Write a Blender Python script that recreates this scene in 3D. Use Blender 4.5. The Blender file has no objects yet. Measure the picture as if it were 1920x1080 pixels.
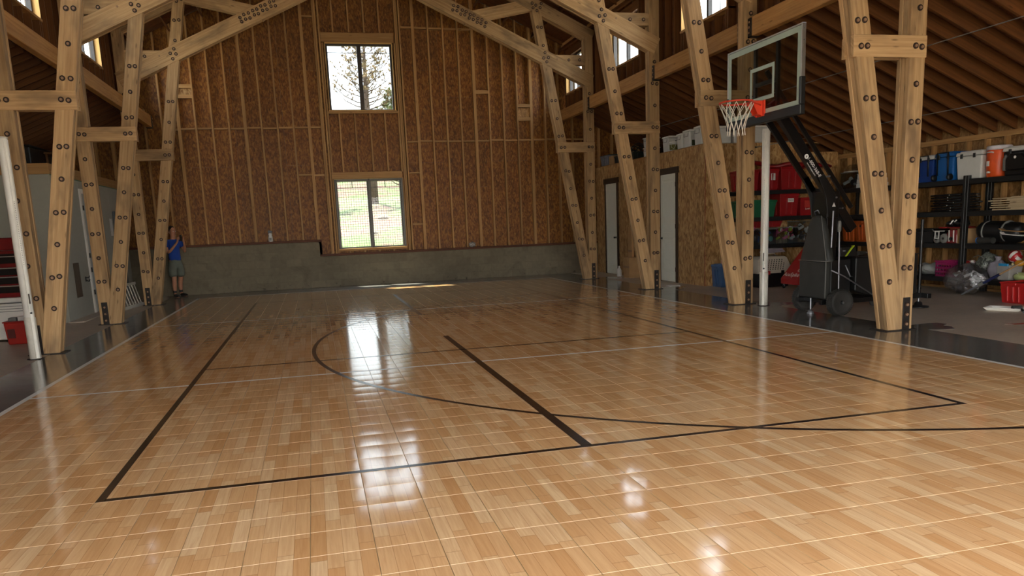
import bpy, math, random
from mathutils import Vector, Matrix
random.seed(7)
SC = bpy.context.scene
COL = SC.collection
PI = math.pi

# ------------------------------------------------------------------ camera
cam_d = bpy.data.cameras.new('camera')
cam = bpy.data.objects.new('camera', cam_d)
COL.objects.link(cam)
cam_d.sensor_fit = 'HORIZONTAL'
cam_d.sensor_width = 36.0
cam_d.lens = 1462.589 * 36 / 1920
cam_d.shift_y = (689.114 - 540) / 1920
cam_d.clip_end = 400
_r = Vector((0.9685912, -0.24523486, -0.04112107))
_d = Vector((-0.08360962, -0.16545458, -0.98266689))
_f = Vector((0.23418051, 0.95524062, -0.18076184))
M = Matrix(((_r.x, -_d.x, -_f.x, -1.69590), (_r.y, -_d.y, -_f.y, -11.49593), (_r.z, -_d.z, -_f.z, 1.50472), (0, 0, 0, 1)))
cam.matrix_world = M
SC.camera = cam

# ------------------------------------------------------------------ world, sun, exposure
SC.view_settings.view_transform = 'Standard'
SC.view_settings.look = 'None'
SC.view_settings.gamma = 1.0
SC.view_settings.use_curve_mapping = False
SC.view_settings.exposure = 2.22
W = bpy.data.worlds.new('sky')
SC.world = W
W.use_nodes = True
wn = W.node_tree
wn.nodes.clear()
_o = wn.nodes.new('ShaderNodeOutputWorld')
_b = wn.nodes.new('ShaderNodeBackground')
_t = wn.nodes.new('ShaderNodeTexCoord')
_s = wn.nodes.new('ShaderNodeSeparateXYZ')
_c = wn.nodes.new('ShaderNodeValToRGB')
_c.color_ramp.elements[0].position = 0.0
_c.color_ramp.elements[0].color = (1.0, 0.965, 0.895, 1)
_c.color_ramp.elements[1].position = 0.7
_c.color_ramp.elements[1].color = (0.66, 0.79, 1.0, 1)
_e = _c.color_ramp.elements.new(0.25)
_e.color = (0.92, 0.94, 0.97, 1)
wn.links.new(_t.outputs['Generated'], _s.inputs[0])
wn.links.new(_s.outputs['Z'], _c.inputs[0])
wn.links.new(_c.outputs[0], _b.inputs['Color'])
_b.inputs['Strength'].default_value = 2.6
wn.links.new(_b.outputs[0], _o.inputs[0])
sun_d = bpy.data.lights.new('sun', 'SUN')
sun_d.energy = 17.0
sun_d.angle = math.radians(0.9)
sun_d.color = (1.0, 0.93, 0.80)
sun = bpy.data.objects.new('sun', sun_d)
COL.objects.link(sun)
sun.rotation_euler = Vector((-0.18, 0.38, 1.0)).to_track_quat('Z', 'Y').to_euler()
sun.location = (-3, 20, 30)

# ------------------------------------------------------------------ materials
MATS = {}


class NT:
    def __init__(s, name):
        s.m = bpy.data.materials.new(name)
        s.m.use_nodes = True
        s.t = s.m.node_tree
        s.t.nodes.clear()
        s.out = s.n('ShaderNodeOutputMaterial')
        s.p = s.n('ShaderNodeBsdfPrincipled')
        s.l(s.p.outputs[0], s.out.inputs[0])

    def n(s, t, **k):
        x = s.t.nodes.new(t)
        for a, b in k.items():
            setattr(x, a, b)
        return x

    def l(s, a, b):
        s.t.links.new(a, b)

    def v(s, op, a, b=None):
        x = s.n('ShaderNodeMath', operation=op)
        for i, q in enumerate((a, b)):
            if q is None:
                continue
            if isinstance(q, (int, float)):
                x.inputs[i].default_value = q
            else:
                s.l(q, x.inputs[i])
        return x.outputs[0]

    def ramp(s, fac, *stops):
        r = s.n('ShaderNodeValToRGB')
        e = r.color_ramp.elements
        while len(e) > 2:
            e.remove(e[-1])
        for i, (p, c) in enumerate(stops):
            if i < 2:
                e[i].position = p
            else:
                e.new(p)
            e[i].color = (*c, 1)
        s.l(fac, r.inputs[0])
        return r.outputs[0]

    def mix(s, fac, a, b, mode='MIX'):
        x = s.n('ShaderNodeMix', data_type='RGBA', blend_type=mode)
        for i, q in ((0, fac), (6, a), (7, b)):
            if isinstance(q, (int, float)):
                x.inputs[i].default_value = q
            elif isinstance(q, tuple):
                x.inputs[i].default_value = (*q, 1)
            else:
                s.l(q, x.inputs[i])
        return x.outputs[2]

    def noise(s, vec, scale, detail=3, rough=0.5, dist=0.0):
        x = s.n('ShaderNodeTexNoise')
        x.inputs['Scale'].default_value = scale
        x.inputs['Detail'].default_value = detail
        x.inputs['Roughness'].default_value = rough
        x.inputs['Distortion'].default_value = dist
        if vec is not None:
            s.l(vec, x.inputs['Vector'])
        return x.outputs['Fac']

    def mapping(s, vec, scale, rot=(0, 0, 0)):
        x = s.n('ShaderNodeMapping')
        x.inputs['Scale'].default_value = scale
        x.inputs['Rotation'].default_value = rot
        s.l(vec, x.inputs['Vector'])
        return x.outputs[0]

    def bump(s, h, strength=0.3, dist=0.01):
        b = s.n('ShaderNodeBump')
        b.inputs['Strength'].default_value = strength
        b.inputs['Distance'].default_value = dist
        s.l(h, b.inputs['Height'])
        s.l(b.outputs[0], s.p.inputs['Normal'])


def srgb(r, g, b):
    f = lambda c: (c / 255 / 12.92) if c / 255 <= 0.04045 else ((c / 255 + 0.055) / 1.055) ** 2.4
    return (f(r), f(g), f(b))


def plain(name, rgb, rough=0.5, metal=0.0, var=0.12, emit=None, coat=0.0):
    """simple coloured surface with a little procedural unevenness"""
    key = ('p', name)
    if key in MATS:
        return MATS[key]
    t = NT(name)
    c = srgb(*rgb)
    tc = t.n('ShaderNodeTexCoord')
    nz = t.noise(tc.outputs['Object'], 6.0, 4)
    lo = tuple(x * (1 - var) for x in c)
    hi = tuple(min(1, x * (1 + var)) for x in c)
    t.l(t.ramp(nz, (0.3, lo), (0.7, hi)), t.p.inputs['Base Color'])
    t.p.inputs['Roughness'].default_value = rough
    t.p.inputs['Metallic'].default_value = metal
    if coat:
        t.p.inputs['Coat Weight'].default_value = coat
    MATS[key] = t.m
    return t.m


def wood(name, light, dark, rough=0.62, stain=0.35, scale=1.0, spec=0.3, coarse=0.0):
    """sawn lumber, the grain runs along U of the UV map"""
    t = NT(name)
    uv = t.n('ShaderNodeUVMap').outputs[0]
    oi = t.n('ShaderNodeObjectInfo')
    off = t.n('ShaderNodeVectorMath', operation='ADD')
    cmb = t.n('ShaderNodeCombineXYZ')
    t.l(t.v('MULTIPLY', oi.outputs['Random'], 37.0), cmb.inputs[0])
    t.l(t.v('MULTIPLY', oi.outputs['Random'], 11.0), cmb.inputs[1])
    t.l(uv, off.inputs[0])
    t.l(cmb.outputs[0], off.inputs[1])
    v = off.outputs[0]
    g1 = t.noise(t.mapping(v, (0.9 * scale, 26 * scale, 1)), 1.0, 4, 0.6, 0.6)
    g2 = t.noise(t.mapping(v, (2.5 * scale, 110 * scale, 1)), 1.0, 2)
    st = t.noise(t.mapping(v, (1.1, 3.2, 1)), 1.0, 3, 0.6)
    L, D = srgb(*light), srgb(*dark)
    col = t.ramp(g1, (0.28, D), (0.72, L))
    col = t.mix(t.v('MULTIPLY', g2, 0.35), col, tuple(x * 0.62 for x in D))
    grey = tuple((x * 0.34 + 0.02) for x in D)
    col = t.mix(t.v('MULTIPLY', t.ramp(st, (0.50, (0, 0, 0)), (0.72, (1, 1, 1))), stain), col, grey)
    # knots
    vo = t.n('ShaderNodeTexVoronoi')
    vo.inputs['Scale'].default_value = 1.0
    t.l(t.mapping(v, (2.2, 9.0, 1)), vo.inputs['Vector'])
    k = t.ramp(vo.outputs['Distance'], (0.05, (1, 1, 1)), (0.13, (0, 0, 0)))
    col = t.mix(t.v('MULTIPLY', k, 0.65), col, tuple(x * 0.3 for x in D))
    # tone of the single board
    hsv = t.n('ShaderNodeHueSaturation')
    t.l(col, hsv.inputs['Color'])
    t.l(t.v('ADD', t.v('MULTIPLY', oi.outputs['Random'], 0.34), 0.83), hsv.inputs['Value'])
    t.l(hsv.outputs[0], t.p.inputs['Base Color'])
    t.p.inputs['Roughness'].default_value = rough
    t.p.inputs['Specular IOR Level'].default_value = spec
    t.bump(g1, 0.25, 0.004)
    return t.m


def osb(name, c_lo, c_mid, c_hi, rough=0.55, sc=1.0, spec=0.4):
    """oriented strand board: flakes a few centimetres wide"""
    t = NT(name)
    pos = t.n('ShaderNodeNewGeometry').outputs['Position']
    oi = t.n('ShaderNodeObjectInfo')
    warp = t.n('ShaderNodeVectorMath', operation='ADD')
    nz = t.n('ShaderNodeTexNoise')
    nz.inputs['Scale'].default_value = 3.0
    t.l(pos, nz.inputs['Vector'])
    sub = t.n('ShaderNodeVectorMath', operation='MULTIPLY')
    sub.inputs[1].default_value = (0.12, 0.12, 0.12)
    t.l(nz.outputs['Color'], sub.inputs[0])
    t.l(pos, warp.inputs[0])
    t.l(sub.outputs[0], warp.inputs[1])
    v = warp.outputs[0]
    f = []
    for sx, rt in (((22, 22, 9), (0.3, 0.35, 0.2)), ((20, 20, 8), (-0.35, -0.45, 0.9)), ((34, 34, 13), (0.9, 0.2, 0.5))):
        vo = t.n('ShaderNodeTexVoronoi')
        vo.inputs['Scale'].default_value = sc
        t.l(t.mapping(v, sx, rt), vo.inputs['Vector'])
        bw = t.n('ShaderNodeRGBToBW')
        t.l(vo.outputs['Color'], bw.inputs[0])
        f.append((bw.outputs[0], vo.outputs['Distance']))
    a = t.v('MULTIPLY', t.v('ADD', t.v('ADD', f[0][0], f[1][0]), f[2][0]), 0.3333)
    lo, mi, hi = srgb(*c_lo), srgb(*c_mid), srgb(*c_hi)
    col = t.ramp(a, (0.28, lo), (0.5, mi), (0.75, hi))
    fine = t.noise(t.mapping(pos, (60, 60, 14)), 1.0, 3)
    col = t.mix(t.v('MULTIPLY', fine, 0.35), col, tuple(x * 0.5 for x in lo))
    hsv = t.n('ShaderNodeHueSaturation')
    t.l(col, hsv.inputs['Color'])
    t.l(t.v('ADD', t.v('MULTIPLY', oi.outputs['Random'], 0.24), 0.88), hsv.inputs['Value'])
    t.l(hsv.outputs[0], t.p.inputs['Base Color'])
    t.p.inputs['Roughness'].default_value = rough
    t.p.inputs['Specular IOR Level'].default_value = spec
    t.bump(a, 0.35, 0.004)
    return t.m


def concrete(name, rgb, rough=0.7, var=0.3, scale=1.0, spec=0.35, blotch=None, rvar=0.0, streak=(1, 1, 1), block=0.0):
    t = NT(name)
    pos = t.mapping(t.n('ShaderNodeNewGeometry').outputs['Position'], streak)
    c = srgb(*rgb)
    a = t.noise(pos, 0.9 * scale, 6, 0.6)
    b = t.noise(pos, 14 * scale, 5, 0.65)
    m = t.v('ADD', t.v('MULTIPLY', a, 0.65), t.v('MULTIPLY', b, 0.35))
    col = t.ramp(m, (0.3, tuple(x * (1 - var) for x in c)), (0.7, tuple(min(1, x * (1 + var)) for x in c)))
    if blotch:
        k = t.noise(pos, 2.2 * scale, 4, 0.7, 1.0)
        col = t.mix(t.ramp(k, (0.52, (0, 0, 0)), (0.64, (1, 1, 1))), col, srgb(*blotch))
    if block:
        sp = t.n('ShaderNodeSeparateXYZ')
        t.l(pos, sp.inputs[0])
        cv = t.n('ShaderNodeCombineXYZ')
        t.l(sp.outputs[0], cv.inputs[0])
        t.l(sp.outputs[2], cv.inputs[1])
        bk = t.n('ShaderNodeTexBrick')
        bk.inputs['Scale'].default_value = 1.0
        bk.inputs['Brick Width'].default_value = 0.406
        bk.inputs['Row Height'].default_value = 0.203
        bk.inputs['Mortar Size'].default_value = 0.006
        bk.inputs['Color1'].default_value = (0.82, 0.82, 0.82, 1)
        bk.inputs['Color2'].default_value = (1.08, 1.08, 1.08, 1)
        bk.inputs['Mortar'].default_value = (0.78, 0.78, 0.78, 1)
        t.l(cv.outputs[0], bk.inputs['Vector'])
        col = t.mix(block, col, bk.outputs['Color'], 'MULTIPLY')
        pit = t.noise(pos, 9.0, 5, 0.75)
        damp = t.v('MULTIPLY', t.ramp(pit, (0.60, (0, 0, 0)), (0.68, (1, 1, 1))), t.ramp(sp.outputs[2], (0.0, (1, 1, 1)), (0.45, (0, 0, 0))))
        col = t.mix(damp, col, srgb(40, 38, 32))
    t.l(col, t.p.inputs['Base Color'])
    t.p.inputs['Roughness'].default_value = rough
    if rvar:
        t.l(t.v('ADD', rough - rvar * 0.5, t.v('MULTIPLY', a, rvar)), t.p.inputs['Roughness'])
    t.p.inputs['Specular IOR Level'].default_value = spec
    t.bump(b, 0.15, 0.003)
    return t.m


def court_tile_mat():
    """plastic sport tile printed with maple strips (strips run along Y)"""
    t = NT('maple print tile')
    pos = t.n('ShaderNodeNewGeometry').outputs['Position']
    s = t.n('ShaderNodeSeparateXYZ')
    t.l(pos, s.inputs[0])
    x, y = s.outputs[0], s.outputs[1]
    sw = 0.3048 / 4
    sx = t.v('DIVIDE', t.v('ADD', x, 50 * 0.3048), sw)
    strip = t.v('FLOOR', sx)
    wn1 = t.n('ShaderNodeTexWhiteNoise', noise_dimensions='1D')
    t.l(strip, wn1.inputs['W'])
    yy = t.v('ADD', t.v('DIVIDE', y, 0.61), t.v('MULTIPLY', wn1.outputs['Value'], 13.7))
    cell = t.v('FLOOR', yy)
    cb = t.n('ShaderNodeCombineXYZ')
    t.l(strip, cb.inputs[0])
    t.l(cell, cb.inputs[1])
    wn2 = t.n('ShaderNodeTexWhiteNoise', noise_dimensions='2D')
    t.l(cb.outputs[0], wn2.inputs['Vector'])
    rnd = wn2.outputs['Value']
    col = t.ramp(rnd, (0.0, srgb(206, 152, 98)), (0.3, srgb(216, 165, 112)), (0.65, srgb(222, 175, 123)), (1.0, srgb(229, 188, 139)))
    gv = t.n('ShaderNodeCombineXYZ')
    t.l(t.v('MULTIPLY', x, 60), gv.inputs[0])
    t.l(t.v('MULTIPLY', y, 2.6), gv.inputs[1])
    t.l(t.v('MULTIPLY', rnd, 40), gv.inputs[2])
    g = t.noise(gv.outputs[0], 1.0, 4, 0.55, 0.8)
    col = t.mix(t.v('MULTIPLY', t.ramp(g, (0.35, (1, 1, 1)), (0.62, (0, 0, 0))), 0.30), col, srgb(172, 116, 66))
    # thin dark joints between the printed strips and at strip ends
    fx = t.v('FRACT', sx)
    jx = t.v('LESS_THAN', t.v('MINIMUM', fx, t.v('SUBTRACT', 1.0, fx)), 0.018)
    fy = t.v('FRACT', yy)
    jy = t.v('LESS_THAN', t.v('MINIMUM', fy, t.v('SUBTRACT', 1.0, fy)), 0.004)
    j = t.v('MULTIPLY', t.v('MAXIMUM', jx, jy), 0.5)
    col = t.mix(j, col, srgb(140, 92, 52))
    t.l(col, t.p.inputs['Base Color'])
    t.p.inputs['Roughness'].default_value = 0.095
    t.p.inputs['Specular IOR Level'].default_value = 0.55
    n2 = t.noise(pos, 420.0, 1)
    t.bump(n2, 0.03, 0.001)
    return t.m


def glass(name, tint=(0.82, 0.88, 0.86), refl=1.0, rough=0.0):
    t = NT(name)
    t.t.nodes.remove(t.p)
    tr = t.n('ShaderNodeBsdfTransparent')
    tr.inputs[0].default_value = (*tint, 1)
    gl = t.n('ShaderNodeBsdfGlossy')
    gl.inputs['Roughness'].default_value = rough
    fr = t.n('ShaderNodeFresnel')
    fr.inputs[0].default_value = 1.45
    mx = t.n('ShaderNodeMixShader')
    front = t.v('SUBTRACT', 1.0, t.n('ShaderNodeNewGeometry').outputs['Backfacing'])
    t.l(t.v('MULTIPLY', t.v('MULTIPLY', fr.outputs[0], front), refl), mx.inputs[0])
    t.l(tr.outputs[0], mx.inputs[1])
    t.l(gl.outputs[0], mx.inputs[2])
    t.l(mx.outputs[0], t.out.inputs[0])
    return t.m


M_TRUSS = wood('weathered truss lumber', (210, 174, 126), (164, 126, 84), stain=0.8)
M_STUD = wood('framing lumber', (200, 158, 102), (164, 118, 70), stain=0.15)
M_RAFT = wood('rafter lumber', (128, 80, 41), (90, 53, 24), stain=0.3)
M_BEAM = wood('glulam lumber', (208, 158, 96), (168, 116, 62), stain=0.25)
M_PLATE = wood('treated sill lumber', (118, 70, 44), (84, 46, 28), stain=0.3)
M_TRIM = wood('stained trim lumber', (84, 64, 46), (58, 43, 30), stain=0.3)
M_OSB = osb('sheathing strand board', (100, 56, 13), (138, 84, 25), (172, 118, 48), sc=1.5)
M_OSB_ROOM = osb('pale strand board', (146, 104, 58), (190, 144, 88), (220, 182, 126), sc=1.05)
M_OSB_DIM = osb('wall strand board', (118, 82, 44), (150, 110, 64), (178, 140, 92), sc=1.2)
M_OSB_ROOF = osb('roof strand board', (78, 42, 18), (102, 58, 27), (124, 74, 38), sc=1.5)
M_CONC = concrete('stem wall concrete', (122, 112, 92), 0.85, 0.25, 0.8, blotch=(112, 103, 84), block=0.7)
M_SLAB = concrete('slab concrete', (188, 172, 152), 0.42, 0.25, 0.8, rvar=0.2)
M_BORDER = concrete('dark sealed concrete', (112, 108, 100), 0.12, 0.5, 1.4, spec=0.6, blotch=(76, 73, 69), rvar=0.16, streak=(1, 2.2, 1))
M_TILE = court_tile_mat()
M_UNDER = plain('tile underlay', (200, 160, 110), 0.4)
M_BLACKLINE = plain('black court paint', (34, 24, 20), 0.22, var=0.2)
M_WHITELINE = plain('white court paint', (246, 242, 232), 0.25, var=0.02)
M_DRYWALL = concrete('grey primed panel', (164, 162, 148), 0.75, 0.08, 0.6)
M_DOOR = plain('white door paint', (226, 226, 210), 0.35, var=0.02)
M_STEEL = plain('dark plate steel', (52, 47, 44), 0.5, 0.6, 0.35)
M_GALV = plain('galvanised steel', (150, 152, 156), 0.4, 0.8, 0.2)
M_BOLT_RING = plain('rusty washer', (50, 34, 24), 0.6, 0.3, 0.3)
M_BOLT_HEAD = plain('bolt head', (150, 118, 92), 0.5, 0.3, 0.2)
M_WFRAME = plain('bronze window frame', (46, 38, 34), 0.45, var=0.1)
M_REVEAL = wood('bright jamb lumber', (232, 190, 120), (206, 158, 92), stain=0.05)
M_GLASS = glass('window glass', (0.89, 0.92, 0.92))
M_GLASS2 = glass('tinted window glass', (0.52, 0.55, 0.56))
M_GUARD = plain('grey guard steel', (96, 92, 86), 0.5, 0.3, 0.1)
M_BOARDGLASS = glass('backboard glass', (0.80, 0.82, 0.80), 0.8)
M_BLACK = plain('black powder coat', (20, 20, 20), 0.45, var=0.2)
M_BLACKGLOSS = plain('black enamel', (14, 14, 15), 0.28, var=0.1)
M_RUBBER = plain('tyre rubber', (52, 50, 46), 0.75, var=0.25)
M_PADCLOTH = plain('charcoal pad vinyl', (52, 52, 48), 0.6, var=0.15)
M_PIPING = plain('grey piping', (120, 118, 112), 0.5, var=0.05)
M_WHITE = plain('white enamel', (240, 236, 226), 0.4, var=0.06)
M_WHITEP = plain('white plastic', (214, 212, 204), 0.45, var=0.04)
M_OFFWHITE = concrete('scuffed white sleeve', (206, 200, 186), 0.6, 0.2, 6)
M_BORDERPAINT = plain('backboard border paint', (172, 186, 168), 0.4, var=0.03)
M_ALU = plain('brushed aluminium', (190, 186, 178), 0.35, 0.85, 0.05)
M_ORANGE = plain('rim orange', (216, 62, 34), 0.35, var=0.05)
M_NET = plain('white net cord', (226, 218, 200), 0.8, var=0.05)
M_RED = plain('red plastic', (168, 26, 24), 0.4, var=0.1)
M_REDDARK = plain('tool chest red', (126, 20, 22), 0.3, var=0.1)
M_BLUE = plain('blue cooler plastic', (20, 92, 160), 0.45, var=0.08)
M_GREEN = plain('green plastic', (26, 96, 62), 0.45, var=0.1)
M_TEXT = plain('white print', (235, 232, 226), 0.5, var=0.02)
M_CARD = plain('cardboard', (184, 146, 100), 0.8, var=0.08)
M_CLEAR = glass('clear plastic', (0.80, 0.82, 0.82), 1.6, 0.15)


# ------------------------------------------------------------------ mesh builder
class MB:
    def __init__(s):
        s.v, s.f, s.g, s.m, s.sm = [], [], [], [], []

    def add(s, verts, faces, grain=(0, 0, 1), mi=0, smooth=False):
        o = len(s.v)
        s.v += [Vector(p) for p in verts]
        for f in faces:
            s.f.append([i + o for i in f])
            s.g.append(grain)
            s.m.append(mi)
            s.sm.append(smooth)
        return s

    def box(s, x0, x1, y0, y1, z0, z1, mi=0, grain=None):
        x0, x1 = min(x0, x1), max(x0, x1)
        y0, y1 = min(y0, y1), max(y0, y1)
        z0, z1 = min(z0, z1), max(z0, z1)
        if grain is None:
            d = (x1 - x0, y1 - y0, z1 - z0)
            k = d.index(max(d))
            grain = tuple(1 if i == k else 0 for i in range(3))
        v = [(x0, y0, z0), (x1, y0, z0), (x1, y1, z0), (x0, y1, z0), (x0, y0, z1), (x1, y0, z1), (x1, y1, z1), (x0, y1, z1)]
        return s.add(v, BOXF, grain, mi)

    def taper(s, cx, cy, z0, z1, w0, d0, w1, d1, mi=0, dx=0, dy=0):
        v = []
        for z, w, d, ox, oy in ((z0, w0, d0, 0, 0), (z1, w1, d1, dx, dy)):
            v += [(cx + ox - w / 2, cy + oy - d / 2, z), (cx + ox + w / 2, cy + oy - d / 2, z), (cx + ox + w / 2, cy + oy + d / 2, z), (cx + ox - w / 2, cy + oy + d / 2, z)]
        return s.add(v, BOXF, (0, 0, 1), mi)

    def beam(s, p, q, w, h, up=(0, 0, 1), mi=0):
        p, q = Vector(p), Vector(q)
        d = (q - p).normalized()
        up = Vector(up)
        side = d.cross(up).normalized()
        u = side.cross(d).normalized()
        v = []
        for e in (p, q):
            for a, b in ((-1, -1), (1, -1), (1, 1), (-1, 1)):
                v.append(e + side * (a * w / 2) + u * (b * h / 2))
        return s.add(v, [(0, 3, 2, 1), (4, 5, 6, 7), (0, 1, 5, 4), (1, 2, 6, 5), (2, 3, 7, 6), (3, 0, 4, 7)], tuple(d), mi)

    def cyl(s, p, q, r0, r1=None, n=12, mi=0, caps=True, smooth=True):
        r1 = r0 if r1 is None else r1
        p, q = Vector(p), Vector(q)
        d = (q - p).normalized()
        a = d.orthogonal().normalized()
        b = d.cross(a)
        v = []
        for e, r in ((p, r0), (q, r1)):
            for i in range(n):
                t = 2 * PI * i / n
                v.append(e + (a * math.cos(t) + b * math.sin(t)) * r)
        s.add(v, [(i, (i + 1) % n, n + (i + 1) % n, n + i) for i in range(n)], tuple(d), mi, smooth)
        if caps:
            s.add(v[:n], [tuple(reversed(range(n)))], tuple(d), mi)
            s.add(v[n:], [tuple(range(n))], tuple(d), mi)
        return s

    def tube(s, pts, r, n=8, mi=0, closed=False):
        pts = [Vector(p) for p in pts]
        m = len(pts)
        rs = r if isinstance(r, (list, tuple)) else [r] * m
        v = []
        pa = None
        for i, p in enumerate(pts):
            if closed:
                d = pts[(i + 1) % m] - pts[i - 1]
            else:
                d = pts[min(i + 1, m - 1)] - pts[max(i - 1, 0)]
            d.normalize()
            if pa is None:
                a = d.orthogonal().normalized()
            else:
                a = (pa - d * pa.dot(d)).normalized()
            pa = a
            b = d.cross(a)
            for k in range(n):
                t = 2 * PI * k / n
                v.append(p + (a * math.cos(t) + b * math.sin(t)) * rs[i])
        f = []
        for i in range(m if closed else m - 1):
            j = (i + 1) % m
            for k in range(n):
                f.append((i * n + k, i * n + (k + 1) % n, j * n + (k + 1) % n, j * n + k))
        if not closed:
            f.append(tuple(reversed(range(n))))
            f.append(tuple((m - 1) * n + k for k in range(n)))
        return s.add(v, f, (0, 0, 1), mi, True)

    def lathe(s, prof, c=(0, 0, 0), n=20, axis='z', mi=0, smooth=True):
        c = Vector(c)
        v = []
        for r, h in prof:
            for k in range(n):
                t = 2 * PI * k / n
                a, b = r * math.cos(t), r * math.sin(t)
                v.append(c + Vector({'z': (a, b, h), 'y': (a, h, b), 'x': (h, a, b)}[axis]))
        f = []
        m = len(prof)
        for i in range(m - 1):
            for k in range(n):
                q = (i * n + k, i * n + (k + 1) % n, (i + 1) * n + (k + 1) % n, (i + 1) * n + k)
                f.append(q if axis != 'y' else tuple(reversed(q)))
        lo, hi = tuple(reversed(range(n))), tuple((m - 1) * n + k for k in range(n))
        if axis == 'y':
            lo, hi = tuple(reversed(lo)), tuple(reversed(hi))
        if prof[0][0] > 1e-4:
            f.append(lo)
        if prof[-1][0] > 1e-4:
            f.append(hi)
        return s.add(v, f, (0, 0, 1), mi, smooth)

    def ball(s, c, r, n=16, mi=0, squash=(1, 1, 1)):
        o = len(s.v)
        prof = [(max(1e-5, math.sin(PI * i / (n // 2))) * r, -math.cos(PI * i / (n // 2)) * r) for i in range(n // 2 + 1)]
        s.lathe(prof, (0, 0, 0), n, 'z', mi)
        for i in range(o, len(s.v)):
            p = s.v[i]
            s.v[i] = Vector((p.x * squash[0] + c[0], p.y * squash[1] + c[1], p.z * squash[2] + c[2]))
        return s

    def prism(s, poly, a0, a1, axis='y', mi=0, grain=(1, 0, 0)):
        """poly of 2-D points ((x,z) for axis y, (y,z) for x, (x,y) for z) pushed from a0 to a1"""
        def P(p, a):
            return {'y': (p[0], a, p[1]), 'x': (a, p[0], p[1]), 'z': (p[0], p[1], a)}[axis]
        n = len(poly)
        area = sum(poly[i][0] * poly[(i + 1) % n][1] - poly[(i + 1) % n][0] * poly[i][1] for i in range(n))
        if (area > 0) == (axis == 'y'):
            poly = list(reversed(poly))
        a0, a1 = min(a0, a1), max(a0, a1)
        v = [P(p, a0) for p in poly] + [P(p, a1) for p in poly]
        f = [tuple(reversed(range(n))), tuple(range(n, 2 * n))]
        f += [(i, (i + 1) % n, n + (i + 1) % n, n + i) for i in range(n)]
        return s.add(v, f, grain, mi)

    def xform(s, mat):
        s.v = [mat @ p for p in s.v]
        return s


BOXF = [(0, 3, 2, 1), (4, 5, 6, 7), (0, 1, 5, 4), (1, 2, 6, 5), (2, 3, 7, 6), (3, 0, 4, 7)]
WL = {}


def mesh(name, mb, mats, org):
    me = bpy.data.meshes.new(name)
    me.from_pydata([tuple(p - org) for p in mb.v], [], mb.f)
    for m in (mats if isinstance(mats, (list, tuple)) else [mats]):
        me.materials.append(m)
    me.polygons.foreach_set('material_index', mb.m)
    me.polygons.foreach_set('use_smooth', mb.sm)
    uv = me.uv_layers.new(name='UVMap')
    ro = random.random() * 20, random.random() * 20
    dat = [0.0] * (2 * len(me.loops))
    for pi, p in enumerate(me.polygons):
        g = Vector(mb.g[pi])
        n = p.normal
        if abs(n.dot(g)) > 0.9:
            a = g.orthogonal().normalized()
            b = g.cross(a)
            a = a * 0.15
        else:
            a = g
            b = n.cross(g)
        for li in p.loop_indices:
            c = mb.v[me.loops[li].vertex_index]
            dat[2 * li] = c.dot(a) + ro[0]
            dat[2 * li + 1] = c.dot(b) + ro[1]
    uv.data.foreach_set('uv', dat)
    me.update()
    return me


def obj(name, mb, mats, parent=None, bevel=0.0, seg=1, kind=None, label=None):
    """one mesh object; geometry is given in world space (or in the space of an unplaced root)"""
    org = WL.get(parent.name, Vector((0, 0, 0))) if parent else Vector((0, 0, 0))
    o = bpy.data.objects.new(name, mesh(name, mb, mats, org))
    COL.objects.link(o)
    if parent:
        o.parent = parent
    WL[o.name] = org
    if bevel:
        b = o.modifiers.new('soft edges', 'BEVEL')
        b.width = bevel
        b.segments = seg
        b.limit_method = 'ANGLE'
        b.angle_limit = math.radians(40)
    if kind:
        o['kind'] = kind
    if label:
        o['label'] = label
    return o


def tag(o, label, cat, group=None, kind=None):
    o['label'] = label
    o['category'] = cat
    if group:
        o['group'] = group
    if kind:
        o['kind'] = kind
    return o


def thing(name, label, cat, loc=(0, 0, 0), group=None):
    o = bpy.data.objects.new(name, None)
    o.empty_display_size = 0.2
    COL.objects.link(o)
    o.location = loc
    WL[o.name] = Vector(loc)
    return tag(o, label, cat, group)


def setting(name, loc=(0, 0, 0)):
    o = bpy.data.objects.new(name, None)
    o.empty_display_size = 0.2
    COL.objects.link(o)
    o.location = loc
    WL[o.name] = Vector(loc)
    o['kind'] = 'structure'
    return o


def single(name, mb, mats, label, cat, group=None, bevel=0.0, seg=1):
    """a thing that is one mesh, its origin at the middle of its base"""
    xs = [p.x for p in mb.v]
    ys = [p.y for p in mb.v]
    zs = [p.z for p in mb.v]
    org = Vector(((min(xs) + max(xs)) / 2, (min(ys) + max(ys)) / 2, min(zs)))
    o = bpy.data.objects.new(name, mesh(name, mb, mats, org))
    COL.objects.link(o)
    o.location = org
    WL[o.name] = org
    if bevel:
        b = o.modifiers.new('soft edges', 'BEVEL')
        b.width = bevel
        b.segments = seg
        b.limit_method = 'ANGLE'
        b.angle_limit = math.radians(40)
    return tag(o, label, cat, group)


def shared(name, me, parent, loc, rot=None):
    """one more object on an existing mesh, placed in the parent's space"""
    o = bpy.data.objects.new(name, me)
    COL.objects.link(o)
    o.parent = parent
    o.location = Vector(loc) - WL.get(parent.name, Vector((0, 0, 0)))
    if rot:
        o.rotation_euler = rot
    return o


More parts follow.
